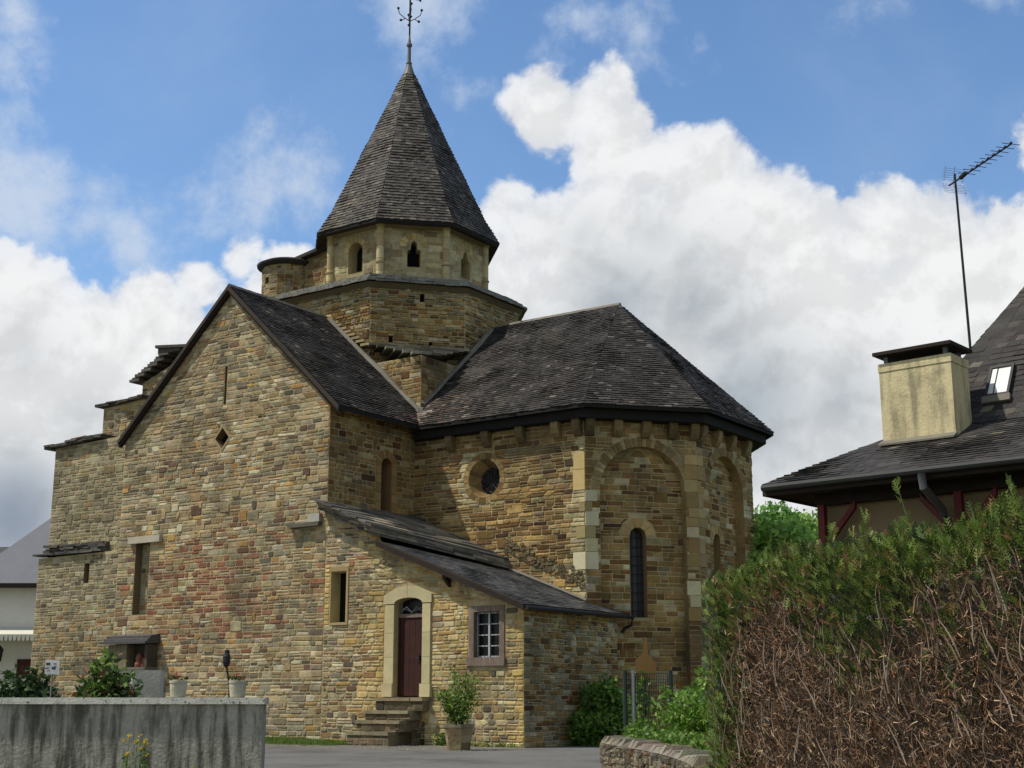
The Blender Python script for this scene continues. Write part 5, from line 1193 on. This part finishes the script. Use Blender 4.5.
b.build('clay_figure', ns)
gp = MB(); c = cwp(145, 1.5); q = lambda a_, d_, z_: c + rtv * a_ + fwv * d_ + EZ * z_
gp.hexa([q(-.19,0,0), q(.17,0,0), q(.17,.22,0), q(-.19,.22,0), q(-.175,.02,1.59), q(.175,.02,1.59), q(.175,.2,1.59), q(-.175,.2,1.59)], 'white_stone')
tag(gp.build('stone_block'), 'plain pale squared stone block between the leafy shrub and the left flower pot', 'stone block')
# yellow weed before the wall
wd = thing('yellow_weed', 'spindly weed with yellow flowers in front of the stained concrete wall', 'weed', CW(cwx(150), -.25, 0)); f = MB(); fl2 = MB(); sx_ = MB()
for k in range(11):
    c = CW(cwx(U_(138, 168)), -.2 - R() * .15, 0); hgt = U_(.55, .86); tip = c + EZ * hgt + rtv * U_(-.06, .06); sx_.tube([c, tip], [.004, .002], 'leaf', lin(90, 112, 50), seg=4)
    for i in range(26): leafquad(f, c.lerp(tip, U_(.1, .95)) + Vector((U_(-.04,.04), U_(-.04,.04), 0)), U_(.015, .03), pick(LG, .2), asp=2.2)
    fl2 = MB(); q = tip
    for i in range(5):
        q = tip + Vector((U_(-.014,.014), U_(-.012,.012), U_(-.014,.01)))
        for j_ in range(4): leafquad(fl2, q + Vector((U_(-.01,.01),)*3), .022, jit(lin(214, 188, 40), .1), 'petal', asp=1.1)
    fl2.build('flower_head', wd)
f.build('leaves', wd); sx_.build('stem', wd)
g = MB()
for _ in range(1600):
    a_ = U_(-.1, 5); c = CW(a_, -.05 - R() * .3, 0); k = noise.noise(Vector((a_ * 2.2, 0, 4))); leafquad(g, c + EZ * U_(0, .32 + .35 * max(0, k)), U_(.02, .045), pick(LG, .2))
tag(g.build('wall_foot_weeds'), kind='stuff')

# ------------------------------------------------------------------ buildings at far left
def bldg(p0, label, nm):
    return thing(nm, label, 'house', p0)
d = pixdir(-42, 583); D0 = Vector((d.x, d.y, 0)); D0 *= 62 / D0.dot(fwv); zev = CAMH + 62 * d.z / Vector((d.x, d.y, 0)).dot(fwv)
B2 = lambda a, dd, z: D0 + rtv * a + fwv * dd + EZ * z
lh = bldg(D0, 'white rendered house with a pale grey hipped slate roof left of the church', 'house')
b = MB(); b.hexa([B2(.6,.6,0), B2(12.4,.6,0), B2(12.4,9.4,0), B2(.6,9.4,0), B2(.6,.6,zev), B2(12.4,.6,zev), B2(12.4,9.4,zev), B2(.6,9.4,zev)], 'white_render'); b.build('wall', lh)
b = MB(); zr = zev + 5.9; b.grid([B2(0,0,zev), B2(13,0,zev), B2(13,10,zev), B2(0,10,zev), B2(5.4,5,zr), B2(8,5,zr)], [(0,1,5,4),(1,2,5),(2,3,4,5),(3,0,4),(3,2,1,0)], 'grey_roof')
b.hexa([B2(-.02,-.08,zev-.22), B2(13,-.08,zev-.22), B2(13,0,zev-.22), B2(-.02,0,zev-.22), B2(-.02,-.08,zev-.02), B2(13,-.08,zev-.02), B2(13,0,zev-.02), B2(-.02,0,zev-.02)], 'dark_wood'); b.build('roof', lh)
zq = CAMH + 62 * (698 - 637) / 1403
aw = MB(); n_ = 44
aw.hexa([B2(.8,-.7,zq), B2(5.0,-.7,zq), B2(5.0,.58,zq+.35), B2(.8,.58,zq+.35), B2(.8,-.7,zq+.05), B2(5,-.7,zq+.05), B2(5,.58,zq+.4), B2(.8,.58,zq+.4)], 'awning')
for k in range(22):
    x = .8 + 4.2 * k / 22; w_ = 4.2 / 22; aw.prism([B2(x+.012,-.7,zq), B2(x+w_-.012,-.7,zq), B2(x+w_*.8,-.7,zq-.2), B2(x+w_*.5,-.7,zq-.25), B2(x+w_*.2,-.7,zq-.2)], fwv * .02, 'awning')
aw.build('awning', lh)
b = MB(); b.hexa([B2(2.75,.53,0), B2(3.95,.53,0), B2(3.95,.59,0), B2(2.75,.59,0), B2(2.75,.53,2.95), B2(3.95,.53,2.95), B2(3.95,.59,2.95), B2(2.75,.59,2.95)], 'brown_door'); b.build('door', lh)
b = MB(); c = B2(2.15, -.2, 2.75); b.lathe(c, [(.04, 0), (.14, .08), (.2, .55), (.22, .6), (.05, .8)], 'iron', seg=6); b.tube([c + EZ * .78, c + EZ * 1.1, B2(2.15, .6, 3.85)], .03, 'iron', seg=5); b.build('wall_lantern', lh)
d = pixdir(-60, 570); D1 = Vector((d.x, d.y, 0)); D1 *= 84 / D1.dot(fwv); B3 = lambda a, dd, z: D1 + rtv * a + fwv * dd + EZ * z
z1 = CAMH + 84 * (698 - 540) / 1403; oh = bldg(D1, 'darker grey-roofed building whose ridge shows at the left edge behind the white house', 'house')
b = MB(); b.hexa([B3(-3,.5,0), B3(6,.5,0), B3(6,9,0), B3(-3,9,0), B3(-3,.5,z1-2.6), B3(6,.5,z1-2.6), B3(6,9,z1-2.6), B3(-3,9,z1-2.6)], 'white_render'); b.build('wall', oh)
b = MB(); b.grid([B3(-3.3,0,z1-2.8), B3(6.3,0,z1-2.8), B3(6.3,9.5,z1-2.8), B3(-3.3,9.5,z1-2.8), B3(-3.3,4.7,z1), B3(6.3,4.7,z1+.15)], [(0,1,5,4),(2,3,4,5),(0,4,3),(1,2,5),(3,2,1,0)], 'slate'); b.build('roof', oh)
